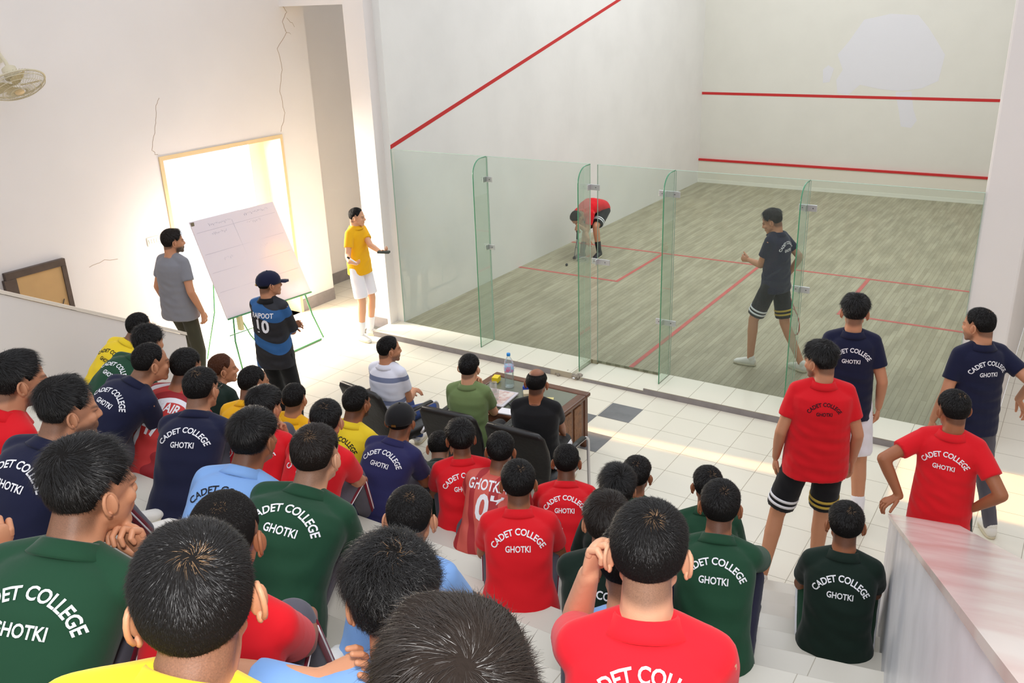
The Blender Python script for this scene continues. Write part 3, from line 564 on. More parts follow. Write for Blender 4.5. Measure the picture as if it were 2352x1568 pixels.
def make_hair(style, Ro, O, s, par, loc, n, seed, colk='black', wid=.0011, fade=0):
    rng = np.random.default_rng(seed); top, side, ln, flat = HAIR[style]
    nu, nv = 64, 40
    th = np.linspace(-math.pi/2, math.pi/2, nv); ph = np.linspace(0, 2*math.pi, nu, endpoint=False)
    def surf(d):       # d: unit directions -> point on the skull, then on the hair surface
        sk = d*V(.077, .097, .089)+V(0, -.008, .03)
        h = hairline(sk, -.012 if fade else 0); m = sst(h, 0, .02+.035*fade); tt = sst(sk[:, 2], .02, .085)
        if style == 'bald': m = m*(1-.98*sst(sk[:, 2], .075, .10))
        th_ = side+(top-side)*tt; fr = sst(sk[:, 1], .0, .07)
        if style in ('quiff', 'medium', 'spiky'): th_ = th_+fr*tt*.010
        nz = (np.sin(sk[:, 0]*70+seed)*np.sin(sk[:, 1]*60+seed*2)+np.sin(sk[:, 2]*95+sk[:, 0]*50))*.5
        th_ = th_*(1+.22*nz) if style in ('curly', 'medium', 'quiff', 'spiky') else th_*(1+.06*nz)
        nn = d/V(.077, .097, .089); nn /= np.linalg.norm(nn, axis=1)[:, None]
        return sk+nn*((-.0045+m*(th_+.0045))[:, None]), nn, m, tt
    d = np.array([(math.cos(a)*math.cos(b), math.cos(a)*math.sin(b), math.sin(a)) for a in th[1:-1] for b in ph]+[(0, 0, -1), (0, 0, 1)])
    p, nn, m, tt = surf(d); W = p*s@Ro.T+O; k = nv-2
    q = [(i*nu+j, i*nu+(j+1) % nu, (i+1)*nu+(j+1) % nu, (i+1)*nu+j) for i in range(k-1) for j in range(nu)]
    q0 = list(q)
    t = [(k*nu, (j+1) % nu, j) for j in range(nu)]+[(k*nu+1, (k-1)*nu+j, (k-1)*nu+(j+1) % nu) for j in range(nu)]
    g = G().add(W, q, t); nq0, nt0 = len(q), len(t)
    if n:
        d = rng.normal(size=(int(n*2.4), 3)); d /= np.linalg.norm(d, axis=1)[:, None]; p, nn, m, tt = surf(d)
        wd = np.linalg.norm(p-V(.012, -.062, .105)-nn*0, axis=1); keep = (m > .12) & (rng.random(len(d)) < .35+.65*m)
        p, nn, m, tt, wd = p[keep][:n], nn[keep][:n], m[keep][:n], tt[keep][:n], wd[keep][:n]; k = len(p)
        wh = V(.012, -.062, .105); to = p-wh; tg = to-nn*np.sum(to*nn, 1)[:, None]; dist = np.linalg.norm(tg, axis=1)[:, None]+1e-6; tg = tg/dist
        sw = np.cross(nn, tg); fl = tg+sw*(.9*np.exp(-dist/.035)+.25)*.8; fl /= np.linalg.norm(fl, axis=1)[:, None]
        cl = .5*np.sin(p[:, 0]*90+p[:, 1]*40+seed)+.5*np.sin(p[:, 1]*110-p[:, 2]*60)
        fl = fl+sw*(cl[:, None]*(.35 if style in ('medium', 'quiff', 'spiky', 'curly') else .12))+rng.normal(size=(k, 3))*.16
        L = ln*(.35+.65*tt)*(.75+.5*rng.random(k)); up = {'buzz': 1.0, 'crop': .75, 'short': .55, 'spiky': .7, 'medium': .35, 'quiff': .35, 'curly': .55, 'bald': .6, 'cap': .5}[style]
        if style not in ('curly',): L = L*(.5+.5*m)
        grav = V(0, 0, -1); ns = 5; pts = []
        a0, b0 = rng.random(k)*6.28, .7+.6*rng.random(k)
        for i in range(ns):
            u = i/(ns-1); q_ = p-nn*.002+nn*(up*L*(u-.45*u*u))[:, None]+fl*((1-up*.5)*L*(u*.6+.5*u*u))[:, None]+grav*(L*.18*u*u)[:, None]
            if style == 'curly':
                rad = .0062; an = a0+u*8*b0; e2 = np.cross(nn, fl); q_ = q_+fl*(rad*np.cos(an))[:, None]+e2*(rad*np.sin(an))[:, None]
            pts.append(q_)
        rdir = np.cross(fl, nn); rdir /= np.linalg.norm(rdir, axis=1)[:, None]+1e-9; rdir = rdir+rng.normal(size=(k, 3))*.3
        vs = []
        for i in range(ns):
            wv = wid*(1-.85*(i/(ns-1))**1.5); vs += [pts[i]-rdir*wv/2, pts[i]+rdir*wv/2]
        vs = np.stack(vs, 1)                     # k, 2ns, 3
        W = vs.reshape(-1, 3)*s@Ro.T+O; base = np.arange(k)[:, None]*2*ns
        q = np.concatenate([base+np.array([2*i, 2*i+1, 2*i+3, 2*i+2]) for i in range(ns-1)]); g.add(W, q)
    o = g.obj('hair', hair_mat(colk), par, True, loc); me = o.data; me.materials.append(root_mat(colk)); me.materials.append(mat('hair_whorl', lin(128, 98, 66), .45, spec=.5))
    idx = np.zeros(len(me.polygons), np.int32); idx[:nq0] = 1; idx[len(me.polygons)-nt0:] = 1
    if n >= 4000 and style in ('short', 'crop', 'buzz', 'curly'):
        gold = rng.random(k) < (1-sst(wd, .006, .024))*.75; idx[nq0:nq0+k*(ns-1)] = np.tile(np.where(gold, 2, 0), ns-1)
    me.polygons.foreach_set('material_index', idx); return o

def hand(g, graw, W, d, n, s, curl=25, thumb=35, spread=7, side=1):
    """palm goes into g, fingers into graw; d direction of the hand, n the way the palm faces, side +1 thumb towards +u"""
    d = nrm(d); n = np.asarray(n, float); n = nrm(n-d*(n@d)); u = np.cross(d, n)*side
    g.caps(W+d*.018*s, W+d*.072*s, .030*s, .037*s, 14, flat=n, fr=.45)
    ln = [.066, .076, .072, .056]; of = [.028, .009, -.010, -.028]; cu = curl if hasattr(curl, '__len__') else [curl*.9, curl, curl*1.08, curl*1.2]
    for k in range(4):
        b = W+d*(.088-.004*abs(k-1.3))*s+u*of[k]*s; a = math.radians(of[k]/.028*spread); dr = nrm(d*math.cos(a)+u*math.sin(a)); an = 0
        L = ln[k]*s; seg = [.45*L, .32*L, .27*L]; rad = [.0088, .0080, .0072]; p = b-dr*.012*s
        graw.caps(p, b, .0095*s, .009*s, 10); p = b
        for j in range(3):
            an += math.radians(cu[k]*(.7, 1.1, .8)[j]); dd = dr*math.cos(an)+n*math.sin(an); p2 = p+dd*seg[j]
            graw.caps(p, p2, rad[j]*s, (rad[j]-.0008)*s, 10); p = p2
    b = W+d*.028*s+u*.024*s+n*.004*s; a = math.radians(thumb); dd = nrm(d*math.cos(a)+u*math.sin(a)+n*.25); p = b+dd*.032*s
    graw.caps(b, p, .0135*s, .011*s, 10); dd2 = nrm(dd*.9+d*.35+n*.15); p2 = p+dd2*.028*s; graw.caps(p, p2, .0105*s, .0095*s, 10); graw.caps(p2, p2+nrm(dd2+n*.15)*.022*s, .0098*s, .008*s, 10)

def person(H, yaw, hyaw=None, hp=0, hr=0, s=1., mode='sit', lean=22, side=0, shirt='red', txt=None, ink='lwhite', hair='short', hn=1200, hw=.0014, fade=.6, hcol='black', skin='tan', beard=0,
           legs='gpants', stripe=None, la='knee', ra='knee', Pe=None, feet=None, vox=.0085, label='', group=None, shoes='white', socks=None, collar=True, sleeve=.62, cap=None, fat=1., syaw=0, jersey=None, seat=None, kn=(None, None), tscale=1., lc=None, name='person', hands=(25, 25), kpole=None, floor=FL, glasses=False, band=False, hem=0, zface=True, lw=.008, nk=.128, tpos=.80):
    hyaw = yaw if hyaw is None else hyaw
    Rb = Rz(yaw); f0 = Rb@V(0, 1, 0); r0 = Rb@V(1, 0, 0); Z = V(0, 0, 1)
    Ro = Rz(hyaw)@Rx(-hp)@Ry(hr); uh = Ro@Z; fh = Ro@V(0, 1, 0); rh = Ro@V(1, 0, 0)
    O = np.asarray(H, float)-uh*.02*s
    tl = lambda ln: nrm(f0*math.sin(math.radians(ln))+r0*math.sin(math.radians(side))+Z*math.cos(math.radians(ln)))
    def NP(ln): return O-s*.026*fh-s*nk*nrm(tl(ln)*.6+uh*.4)
    if Pe is None:
        best = None
        if mode in ('sit', 'chair'):
            for ln in np.arange(4 if mode == 'sit' else -12, 56, 1.):
                N = NP(ln); P = N-tl(ln)*.52*s; sz = (tread(P[0], P[1]) if seat is None else seat)+.095*s
                c = abs(P[2]-sz)*(3 if P[2] < sz else 2)+abs(ln-lean)*lw
                if best is None or c < best[0]: best = (c, ln, N, P, sz)
            _, lean, N, Pe, sz = best; Pe = Pe.copy(); Pe[2] = sz
        else:
            N = NP(lean); Pe = N-tl(lean)*.51*s
    else:
        Pe = np.asarray(Pe, float); N = O-s*.026*fh-s*.128*nrm(nrm(O-Pe)*.6+uh*.4) if mode == 'bend' else NP(lean)
    t = N-Pe; LT = np.linalg.norm(t); t = t/LT; r = Rz(syaw)@r0; r = nrm(r-t*(r@t)); f = np.cross(t, r)
    LT_ = LT/.5; bul = {'sit': -.045, 'chair': -.02, 'bend': -.10}.get(mode, -.012)*s
    def sp(u): return Pe+t*LT*u+f*bul*math.sin(math.pi*min(max(u, 0), 1))
    RG = [(-.13, .105, .085), (-.05, .160, .120), (.10, .158, .120), (.3, .146, .106), (.52, .150, .108), (.74, .158, .110), (.86, .152, .099), (.93, .125, .084), (.98, .080, .068), (1.02, .062, .062), (1.06, .056, .058)]
    wf = (1, 1, 1) if fat == 1 else None
    def rings(inf, lo=-9, hi=9, hemx=0, belly=1):
        cs, A, B = [], [], []
        for u, a, b in RG:
            if u < lo or u > hi: continue
            fa = fat if u < .9 else 1; k = hemx*max(0, (.35-u))/.5
            cs.append(sp(u)-f*.006*s); A.append(r*(a*fa+inf+k)*s); B.append(f*(b*fa+inf+k)*s)
        return cs, A, B
    g = G(); raw = G()
    g.loft(*rings(0), seg=26, power=2.3)
    SH = [sp(.88)+r*sd*.138*s*(1+(fat-1)*.5) for sd in (-1, 1)]
    for i, sd in enumerate((-1, 1)):
        g.caps(sp(.83)+r*sd*.05*s, SH[i], .062*s, .056*s, 12)
        g.caps(sp(.97)+r*sd*.02*s, SH[i]+t*.01*s, .05*s, .042*s, 12)
    # ---- head
    hd = lambda x, y, z: O+Ro@V(x, y, z)*s
    ax = lambda x, y, z: (rh*x*s, fh*y*s, uh*z*s)
    g.ell(hd(0, -.008, .03), *ax(.077, .097, .089), 20, 14)
    g.ell(hd(0, .028, -.03), *ax(.060, .064, .080), 18, 12)
    g.caps(hd(-.047, .008, -.048), hd(-.016, .070, -.092), .017*s, .017*s); g.caps(hd(.047, .008, -.048), hd(.016, .070, -.092), .017*s, .017*s)
    g.ell(hd(0, .076, -.094), *ax(.022, .018, .018)); g.caps(hd(-.034, .081, .016), hd(.034, .081, .016), .0135*s)
    g.caps(hd(0, .090, .008), hd(0, .107, -.022), .0085*s, .011*s, 10); g.ell(hd(0, .106, -.027), *ax(.013, .013, .010)); g.caps(hd(-.012, .097, -.030), hd(.012, .097, -.030), .0085*s)
    g.caps(hd(-.019, .088, -.055), hd(.019, .088, -.055), .0088*s); g.caps(hd(-.016, .087, -.066), hd(.016, .087, -.066), .0088*s)
    for sd in (-1, 1): g.ell(hd(sd*.038, .066, -.022), *ax(.022, .020, .022))
    g.caps(hd(0, -.022, -.055), sp(.99)+t*.0, .054*s, .058*s, 18); g.caps(hd(0, -.045, -.03), sp(.93)-f*.01*s, .05*s, .06*s, 16)
    for sd in (-1, 1):          # ears: a bowl with a rim, standing off the skull
        c = hd(sd*.080, -.012, -.004); ea = nrm(rh*sd*.75-fh*.65); eb = nrm(fh*.65+rh*sd*.75)
        raw.ell(c+eb*.004*s, eb*.017*s, ea*.0055*s, (uh-fh*.15)*.028*s, 12, 8)
        rim = [c+eb*.019*s*math.cos(a)*(-1)*-1+(uh-fh*.15)*.031*s*math.sin(a)+ea*.006*s for a in np.radians(np.linspace(-75, 215, 12))]
        rim = [c-fh*.018*s*math.cos(a)+(uh-fh*.15)*.029*s*math.sin(a)+rh*sd*(.004+.007*max(0, math.cos(a)))*s for a in np.radians(np.linspace(-80, 200, 12))]
        raw.tube(rim, .0046*s, 8); raw.ell(c-uh*.026*s+rh*sd*.002*s, *ax(.006, .008, .010), 8, 6)
    # ---- arms
    wr = []; el = []
    ua, fa_ = .285*s, .25*s
    KN = [None, None]
    # ---- legs first (the hands may rest on the knees)
    HP = [Pe+r*sd*.088*s-t*.0 for sd in (-1, 1)]; AN = []; tl_, sl_ = .43*s, .42*s
    for i, sd in enumerate((-1, 1)):
        if feet is not None and feet[i] is not None:
            F = np.asarray(feet[i], float)
        elif mode == 'sit':
            F = Pe+f0*(.56+.03*i)*s+r0*sd*.14*s; F[2] = tread(F[0], F[1])
            for _ in range(3):
                if tread(F[0]-f0[0]*.1, F[1]-f0[1]*.1) > F[2]+.01: F = F+f0*.05; F[2] = tread(F[0], F[1])
        elif mode == 'chair': F = Pe+f0*.55*s+r0*sd*.13*s; F[2] = floor
        else: F = V(Pe[0], Pe[1], floor)+r0*sd*.12*s+f0*.03*sd
        A = F+Z*.075*s
        L = np.linalg.norm(A-HP[i])
        if mode in ('stand', 'walk', 'bend'):
            k = max(1., L/((tl_+sl_)*.985)) if mode == 'stand' else 1.
            if mode == 'stand': k = L/((tl_+sl_)*.99) if kn[i] is None else k
            a_, b_ = tl_*k, sl_*k
        else: a_, b_ = tl_, sl_
        if L > (a_+b_)*.99: k = L/(a_+b_)/.985; a_ *= k; b_ *= k
        pole = (Z*1.0+f0*.5+r0*sd*.12) if mode in ('sit', 'chair') else (f0+r0*sd*.15)
        if kpole is not None: pole = kpole[i] if hasattr(kpole[0], '__len__') else kpole
        K, A = ik(HP[i], A, a_, b_, pole); KN[i] = K; AN.append(A)
    for i, sd in enumerate((-1, 1)):
        spec = (la, ra)[i]; pole = -Z+r*sd*.30-f*.25; hn_ = None; hdir = None; cu = hands[i]; th = 35
        if isinstance(spec, str):
            if spec == 'knee': T = KN[i]+(AN[i]-KN[i])*.22+f0*.085*s+r0*sd*.01*s; hn_ = -f0*.8-Z*.5; hdir = -Z*.9+f0*.25-r*sd*.35
            elif spec == 'shin': T = (KN[i]*.5+AN[i]*.5)+f0*.10*s-r*sd*.06*s; hn_ = -f0; hdir = -r*sd+f0*.2
            elif spec == 'down': T = SH[i]-Z*.50*s+r*sd*.09*s+f0*.05*s; hn_ = -r*sd; hdir = -Z+f0*.15; pole = -f0+r*sd*.5
            elif spec == 'chin': T = hd(sd*.07, .085, -.19); hn_ = -f0-r*sd*.4; hdir = nrm(Z*.9-r*sd*.3); pole = -Z+f0*.3+r*sd*.3; cu = 62
            elif spec == 'fold': T = sp(.45)+f*.17*s-r*sd*.10*s; hn_ = -f; hdir = -r*sd+Z*.1; pole = r*sd-Z*.8
            elif spec == 'lap': T = Pe+f0*.30*s+Z*.12*s+r*sd*.04*s; hn_ = -Z; hdir = -r*sd*.8+f0*.4
        else:
            T = np.asarray(spec[0], float)
            if len(spec) > 3 and spec[3] == 'b': T = N+r*T[0]*s+f*T[1]*s+Z*T[2]*s
            hdir = np.asarray(spec[1], float); hn_ = np.asarray(spec[2], float)
            if len(spec) > 3 and spec[3] == 'b': hdir = r*hdir[0]+f*hdir[1]+Z*hdir[2]; hn_ = r*hn_[0]+f*hn_[1]+Z*hn_[2]
            if len(spec) > 4: pole = r*spec[4][0]+f*spec[4][1]+Z*spec[4][2]
        E, Wp = ik(SH[i], T, ua, fa_, pole); el.append(E); wr.append(Wp)
        g.caps(SH[i], E, .047*s, .038*s, 12); g.caps(E, E+(Wp-E)*.35, .038*s, .037*s, 12); g.caps(E+(Wp-E)*.35, Wp, .037*s, .025*s, 12)
        hand(g, raw, Wp, hdir, hn_, s, cu, th, side=1 if (np.cross(nrm(hdir), nrm(hn_))@(-r*sd)) > 0 else -1)
    shortleg = legs in ('wshort', 'bshort')
    for i, sd in enumerate((-1, 1)):
        g.caps(HP[i], KN[i], .078*s, .054*s, 14); K, A = KN[i], AN[i]; cal = K+(A-K)*.3-nrm(np.cross(nrm(A-K), r))*0
        g.caps(K, cal, .052*s, .054*s, 14); g.caps(cal, A, .052*s, .034*s, 14)
    vv, qq = remesh(g, vox, 6)
    loc = Pe.copy()
    hl = ((vv-O)@Ro)/s; dz = hairline(hl); inh = (hl[:, 2] > -.13) & (np.linalg.norm(hl, axis=1) < .17)
    back = sst(-hl[:, 1], -.02, .02)
    mask = np.where(inh, np.clip(sst(dz, -.040*fade-.004, .004)*(.15+.5*back) if hair != 'bald' else sst(dz, -.02, .004)*.8, 0, 1), 0)
    if hair == 'bald': mask = mask*(1-.75*sst(hl[:, 2], .08, .105))
    if zface:
        bz = (inh & (hl[:, 1] > -.005) & (hl[:, 2] < -.03) & (hl[:, 2] > -.125)); mo = np.exp(-((hl[:, 0]/.02)**2+((hl[:, 2]+.060)/.008)**2))
        mask = np.maximum(mask, np.where(bz, beard*sst(hl[:, 2], -.028, -.055)*(1-.8*mo)*sst(hl[:, 1], -.01, .015), 0))
        eb = np.exp(-(((np.abs(hl[:, 0])-.034)/.018)**2)**2-((hl[:, 2]-.022)/.0055)**2)*(hl[:, 1] > .05); mask = np.maximum(mask, np.where(inh, eb*.85, 0))
        ey = np.exp(-(((np.abs(hl[:, 0])-.032)/.013)**2)**2-((hl[:, 2]-.004)/.0042)**2)*(hl[:, 1] > .05); mask = np.maximum(mask, np.where(inh, ey*.8, 0))
        mth = np.exp(-((hl[:, 0]/.022)**4)-((hl[:, 2]+.0605)/.0022)**2)*(hl[:, 1] > .05); mask = np.maximum(mask, np.where(inh, mth*.6, 0))
        if beard: ms = np.exp(-((hl[:, 0]/.026)**4)-((hl[:, 2]+.043)/.006)**2)*(hl[:, 1] > .05); mask = np.maximum(mask, np.where(inh, ms*beard, 0))
    gb = G().add(vv, qq); rv, rq, rt = raw.arr(); gb.add(rv, rq, rt)
    v, q, tt_ = gb.arr(); body = mk(name, v, q, tt_, skin_mat(skin, None), None, True, loc)
    at = body.data.attributes.new('tint', 'FLOAT', 'POINT'); full = np.zeros(len(v), np.float32); full[:len(mask)] = mask; at.data.foreach_set('value', full)
    tag(body, label, 'person', group)
    # ---- shirt
    g = G(); low = -.05 if mode in ('sit', 'chair') else -.14
    g.loft(*rings(.011, -.2 if mode in ('sit', 'chair') else (-.08 if mode == 'bend' else .2), 1.0, .03 if mode != 'bend' else .005), seg=26, power=2.3)
    if mode in ('stand', 'walk') : g.loft([sp(-.20-hem), sp(-.05), sp(.15), sp(.40), sp(.6)], [r*k*fat*s for k in (.178, .176, .172, .166, .160)], [f*k*fat*s for k in (.140, .137, .130, .118, .112)], 26, 2.3)
    if mode == 'sit': g.ell(Pe-f*.02*s-Z*.005, r*.180*s*fat, f0*.145*s*fat, Z*.088*s, 20, 12)
    for i, sd in enumerate((-1, 1)):
        g.caps(sp(.82)+r*sd*.05*s, SH[i]-r*sd*.006*s, .073*s, .062*s, 14); g.caps(sp(.955)+r*sd*.030*s, SH[i]+t*.008*s, .062*s, .056*s, 14)
        E = el[i]; d = nrm(E-SH[i]); e1 = SH[i]+(E-SH[i])*sleeve; a = nrm(np.cross(d, f)); b = np.cross(d, a)
        rs = [.057, .060, .060, .060]; us = [0, .25, .7, 1]
        g.loft([SH[i]+(e1-SH[i])*u for u in us], [a*k*s for k in rs], [b*k*s for k in rs], 18, 2)
    vs, qs = remesh(g, max(vox, .009), 4, .5)
    wn = .0035*s*(np.sin(vs[:, 2]*55+vs[:, 0]*23+yaw)*np.sin(vs[:, 0]*31-vs[:, 1]*27)+.6*np.sin(vs[:, 2]*90-vs[:, 1]*40+vs[:, 0]*33))
    fl_ = 1-sst(((vs-Pe)@t)/LT, .45, .75); vs = vs+(nrm(-f)[None, :])*(wn*(.25+.75*fl_))[:, None]
    sm = cloth(shirt) if jersey is None else jersey
    sh = mk('shirt', vs, qs, None, sm, body, True, loc)
    tree = BVHTree.FromPolygons([tuple(x) for x in vs.tolist()], qs.tolist())
    if txt:
        cen = sp(tpos) if txt == 'cadet' else sp(.68)
        decal('lettering', TXT[txt], tree, cen, r*(1.0), t, f, cloth(ink), body, loc, s*.88*tscale)
    # ---- collar
    if collar:
        n0 = sp(.985); cu = nrm(t*.75+nrm(hd(0, -.03, -.06)-n0)*.25); cf = nrm(f-cu*(f@cu)); cr_ = np.cross(cf, cu)
        a = [(-.010, .074), (.014, .066), (.028, .0635), (.032, .066), (.028, .071), (.012, .084), (-.006, .101), (-.012, .097)]
        G().loft([n0+cu*z*s-cf*.004*s-cf*.30*z*s for z, q_ in a], [cr_*q_*s for z, q_ in a], [cf*q_*1.02*s for z, q_ in a], 28, 2.1, cap=False).obj('collar', cloth(lc or shirt), body, True, loc)
    else:
        n0 = sp(.985); cu = t; G().loft([n0+cu*z*s for z in (-.012, .004, .008, .002)], [r*q_*s for q_ in (.074, .066, .068, .076)], [f*q_*s for q_ in (.074, .066, .068, .076)], 28, 2, cap=False).obj('neckband', cloth(lc or shirt), body, True, loc)
    # ---- trousers or shorts
    g = G(); g.ell(Pe-t*.015*s, r*.160*s*fat, f*.125*s*fat, t*.10*s, 18, 10)
    for i, sd in enumerate((-1, 1)):
        K, A = KN[i], AN[i]; H0 = HP[i]+r*sd*.004*s
        if shortleg:
            d = nrm(K-H0); e = H0+(K-H0)*.86; a = nrm(np.cross(d, r0+f0*.3)); b = np.cross(d, a)
            g.loft([H0+(e-H0)*u for u in (0, .4, 1)], [a*k*s for k in (.088, .092, .092)], [b*k*s for k in (.088, .092, .092)], 20)
        else:
            g.caps(H0, K, .086*s, .066*s, 14); g.caps(K, A-nrm(A-K)*.01, .064*s, .048*s, 14)
    vp, qp = remesh(g, max(vox, .010), 4)
    wn = .003*s*(np.sin(vp[:, 2]*60+vp[:, 0]*30)*np.sin(vp[:, 0]*37-vp[:, 1]*33)); vp = vp+wn[:, None]*V(.5, -.6, .3)
    mk('shorts' if shortleg else 'trousers', vp, qp, None, cloth(legs), body, True, loc)
    for i, sd in enumerate((-1, 1)):
        K, A = KN[i], AN[i]; H0 = HP[i]+r*sd*.004*s
        if stripe and not shortleg:
            for cc, w_, oo in ((stripe, .020, 0), ('lwhite', .0045, .004)):
                gs = G(); o1 = r*sd
                for p, q_, ra_, rb_ in ((H0, K, .084, .066), (K, A, .066, .049)):
                    ps = [p+(q_-p)*u+nrm(o1-nrm(q_-p)*(o1@nrm(q_-p)))*(ra_+(rb_-ra_)*u-.004+oo*.6)*s for u in np.linspace(0.05, .98, 6)]
                    dd = nrm(q_-p); oo_ = nrm(o1-dd*(o1@dd)); sd_ = np.cross(dd, oo_)
                    gs.loft(ps, [sd_*w_*s]*6, [oo_*.007*s]*6, 12)
                gs.obj('side_stripe' if cc != 'lwhite' else 'piping', cloth(cc), body, True, loc)
        if legs == 'bshort':
            d = nrm(K-H0); a = nrm(np.cross(d, r0+f0*.3)); b = np.cross(d, a)
            for u0, u1 in ((.66, .70), (.745, .785)):
                w0, w1 = H0+(K-H0)*u0, H0+(K-H0)*u1
                G().loft([w0, w0, w1, w1], [a*.0925*s, a*.0955*s, a*.0955*s, a*.0925*s], [b*.0925*s, b*.0955*s, b*.0955*s, b*.0925*s], 24, 2, cap=False).obj('hem_band', cloth('lwhite' if u0 > .7 and i == 0 or i == 0 else 'gold'), body, True, loc)
        # socks and shoes
        if socks:
            d = A-K; G().caps(A-d*.38, A, .050*s, .038*s, 14).caps(A, A-Z*.02*s, .038*s, .04*s, 14).obj('sock', cloth('lwhite' if (socks or 'white') == 'white' else 'black'), body, True, loc)
        fd = f0 if mode not in ('walk',) else f0
        fd = nrm(fd*.96+r0*sd*.22); B = A-Z*.075*s
        g = G(); u_ = np.cross(fd, Z)
        cs = [B+fd*y*s+Z*z*s for y, z in ((-.062, .045), (-.05, .047), (-.01, .052), (.05, .045), (.11, .035), (.155, .028), (.178, .024))]
        wd = (.018, .034, .038, .041, .044, .038, .018); ht = (.020, .040, .048, .041, .031, .024, .012)
        g.loft(cs, [u_*k*s for k in wd], [Z*k*s for k in ht], 16, 2.3); g.caps(B+Z*.07*s-fd*.012*s, B+Z*.088*s-fd*.012*s, .040*s, .040*s, 12)
        col = {'white': lin(226, 222, 214), 'black': lin(30, 30, 34), 'grey': lin(96, 96, 104)}[shoes]
        so = g.obj('shoe', mat('shoe_'+shoes, col, .6, bump=.2, bscale=60), body, True, loc)
        g = G(); g.loft([B+Z*.002*s+fd*.055*s, B+Z*.022*s+fd*.055*s], [u_*.043*s, u_*.045*s], [fd*.122*s, fd*.124*s], 20, 2.6)
        g.obj('sole', mat('sole', lin(205, 196, 170), .7), so, True, loc)
    # ---- hair, cap
    if hair != 'none': make_hair(hair if not cap else 'cap', Ro, O, s, body, loc, hn, int(abs(H[0]*977+H[1]*331)) % 9973, hcol, hw, fade if hair not in ('medium', 'spiky', 'curly') else fade*.4)
    if cap:
        g = G(); tc_ = [(.012, 1.09), (.030, 1.10), (.06, 1.06), (.085, .93), (.105, .72), (.12, .42), (.126, .12)]
        g.loft([hd(0, -.008, z) for z, k in tc_], [rh*.082*k*s for z, k in tc_], [fh*.102*k*s for z, k in tc_], 28, 2.1)
        co = g.obj('cap', cloth(cap), body, True, loc)
        g = G(); pts = [(-.055, .075), (-.064, .12), (-.045, .165), (0, .182), (.045, .165), (.064, .12), (.055, .075)]
        g.prism(np.array(pts), lambda x, y: hd(x, y, .030-14*(x*x)*.25-(y-.07)*.16), lambda x, y: hd(x, y, .026-14*(x*x)*.25-(y-.07)*.16)).obj('visor', cloth(cap), co, True, loc)
        g = G(); g.ell(hd(0, -.008, .128), *ax(.006, .006, .004)).obj('button', cloth(cap), co, True, loc)
        g = G(); g.box((-.014, -.125, .012), (.014, -.118, .026), Ro*s, O).obj('buckle', mat('brass', lin(190, 160, 90), .3, 1), co, False, loc)
    if glasses:
        g = G(); g.tube([hd(.082, -.01, .012), hd(.080, .05, .014), hd(.062, .098, .010)], .0022*s, 6).tube([hd(-.082, -.01, .012), hd(-.080, .05, .014), hd(-.062, .098, .010)], .0022*s, 6)
        for sd in (-1, 1): g.tube([hd(sd*.034+.026*math.cos(a), .104, .004+.020*math.sin(a)) for a in np.linspace(0, 6.28, 16)], .002*s, 6)
        g.obj('glasses', mat('frame_black', (.01, .01, .01), .4), body, True, loc)
    return dict(body=body, W=wr, E=el, K=KN, A=AN, N=N, Pe=Pe, O=O, Ro=Ro, r=r, f=f, t=t, SH=SH, s=s, loc=loc, hd=hd)

PP = {}
PP['yellow_front'] = person((5.912,-7.392,2.948), 52.9, 48.9, label='boy in a yellow polo at the bottom corner with short glossy whorled hair', lean=26, lw=0.03, shirt='yellow', hn=15000, hw=0.0006, hp=4, nk=0.1, skin='tan', hair='short', fade=0.7, vox=0.006, la='lap', ra='lap', txt=None, legs='gpants', side=24)
PP['curly'] = person((5.816,-6.892,2.595), 43.2, 43.2, label='seated boy with wet curly black hair and a light blue polo, both ears showing', shirt='blue', hair='curly', hn=11000, hw=0.0011, hp=16, skin='tan', fade=0.3, vox=0.006, la=((5.737,-7.043,2.438),(.9,.6,.35),(.3,-.5,.9),"w",(-.6,-.2,-1)), hands=(45,25))
PP['bottom'] = person((6.374,-7.402,2.983), 39.1, 39.1, label='boy whose dark straight hair rises from the bottom edge of the frame', shirt='red', hair='medium', hn=15000, hw=0.0006, hp=5, hcol='brown', vox=0.006, la='lap', ra='lap')
PP['red_front'] = person((6.211,-6.506,2.603), 23.7, 20.7, label='seated boy in a bright red polo holding one hand to his forehead', shirt='pinkred', hair='short', hn=13000, hw=0.0007, hp=12, skin='light', fade=0.6, vox=0.006, txt='cadet', hands=(55, 25), tpos=0.85, la=((6.072,-6.520,2.494),(.30,.05,1.0),(.85,-.25,-.2),"w",(-.25,.7,-1)))
PP['green_left'] = person((5.003,-7.013,2.672), 34.8, -0.2, label='boy in a dark green polo with wavy hair resting his chin on his fist', lean=40, lw=0.03, shirt='green', hair='quiff', hn=9000, hw=0.0008, hp=8, fade=1, vox=0.006, ra='chin', txt='cadet', stripe='maroon', side=12)
PP['buzz'] = person((5.289,-6.879,2.555), 32.3, 32.3, label='boy with a buzz cut in red, seated just before the yellow shirt', lean=25, lw=0.03, shirt='red', hair='buzz', hn=9000, hw=0.0007, hp=10, skin='brown', fade=0.3, vox=0.007, stripe='maroon', side=8)
PP['green_mid'] = person((4.559,-5.894,2.118), 29.5, 15.5, label='broad boy in a green polo seated on the steps at the middle of the crowd', lean=32, lw=0.03, shirt='green', hair='short', hn=9600, hw=0.0009, hp=6, skin='light', fade=1, txt='cadet', fat=1.12, s=1.06, hcol='brown', side=12)
PP['blue_mid'] = person((4.258,-5.933,2.132), 26.5, 13.5, label='boy in a light blue polo with dark lettering leaning forward on the steps', lean=36, lw=0.03, shirt='blue', hair='medium', hn=8000, hw=0.0009, hp=6, ink='ink', txt='cadet', skin='brown', fade=0.8, side=10)
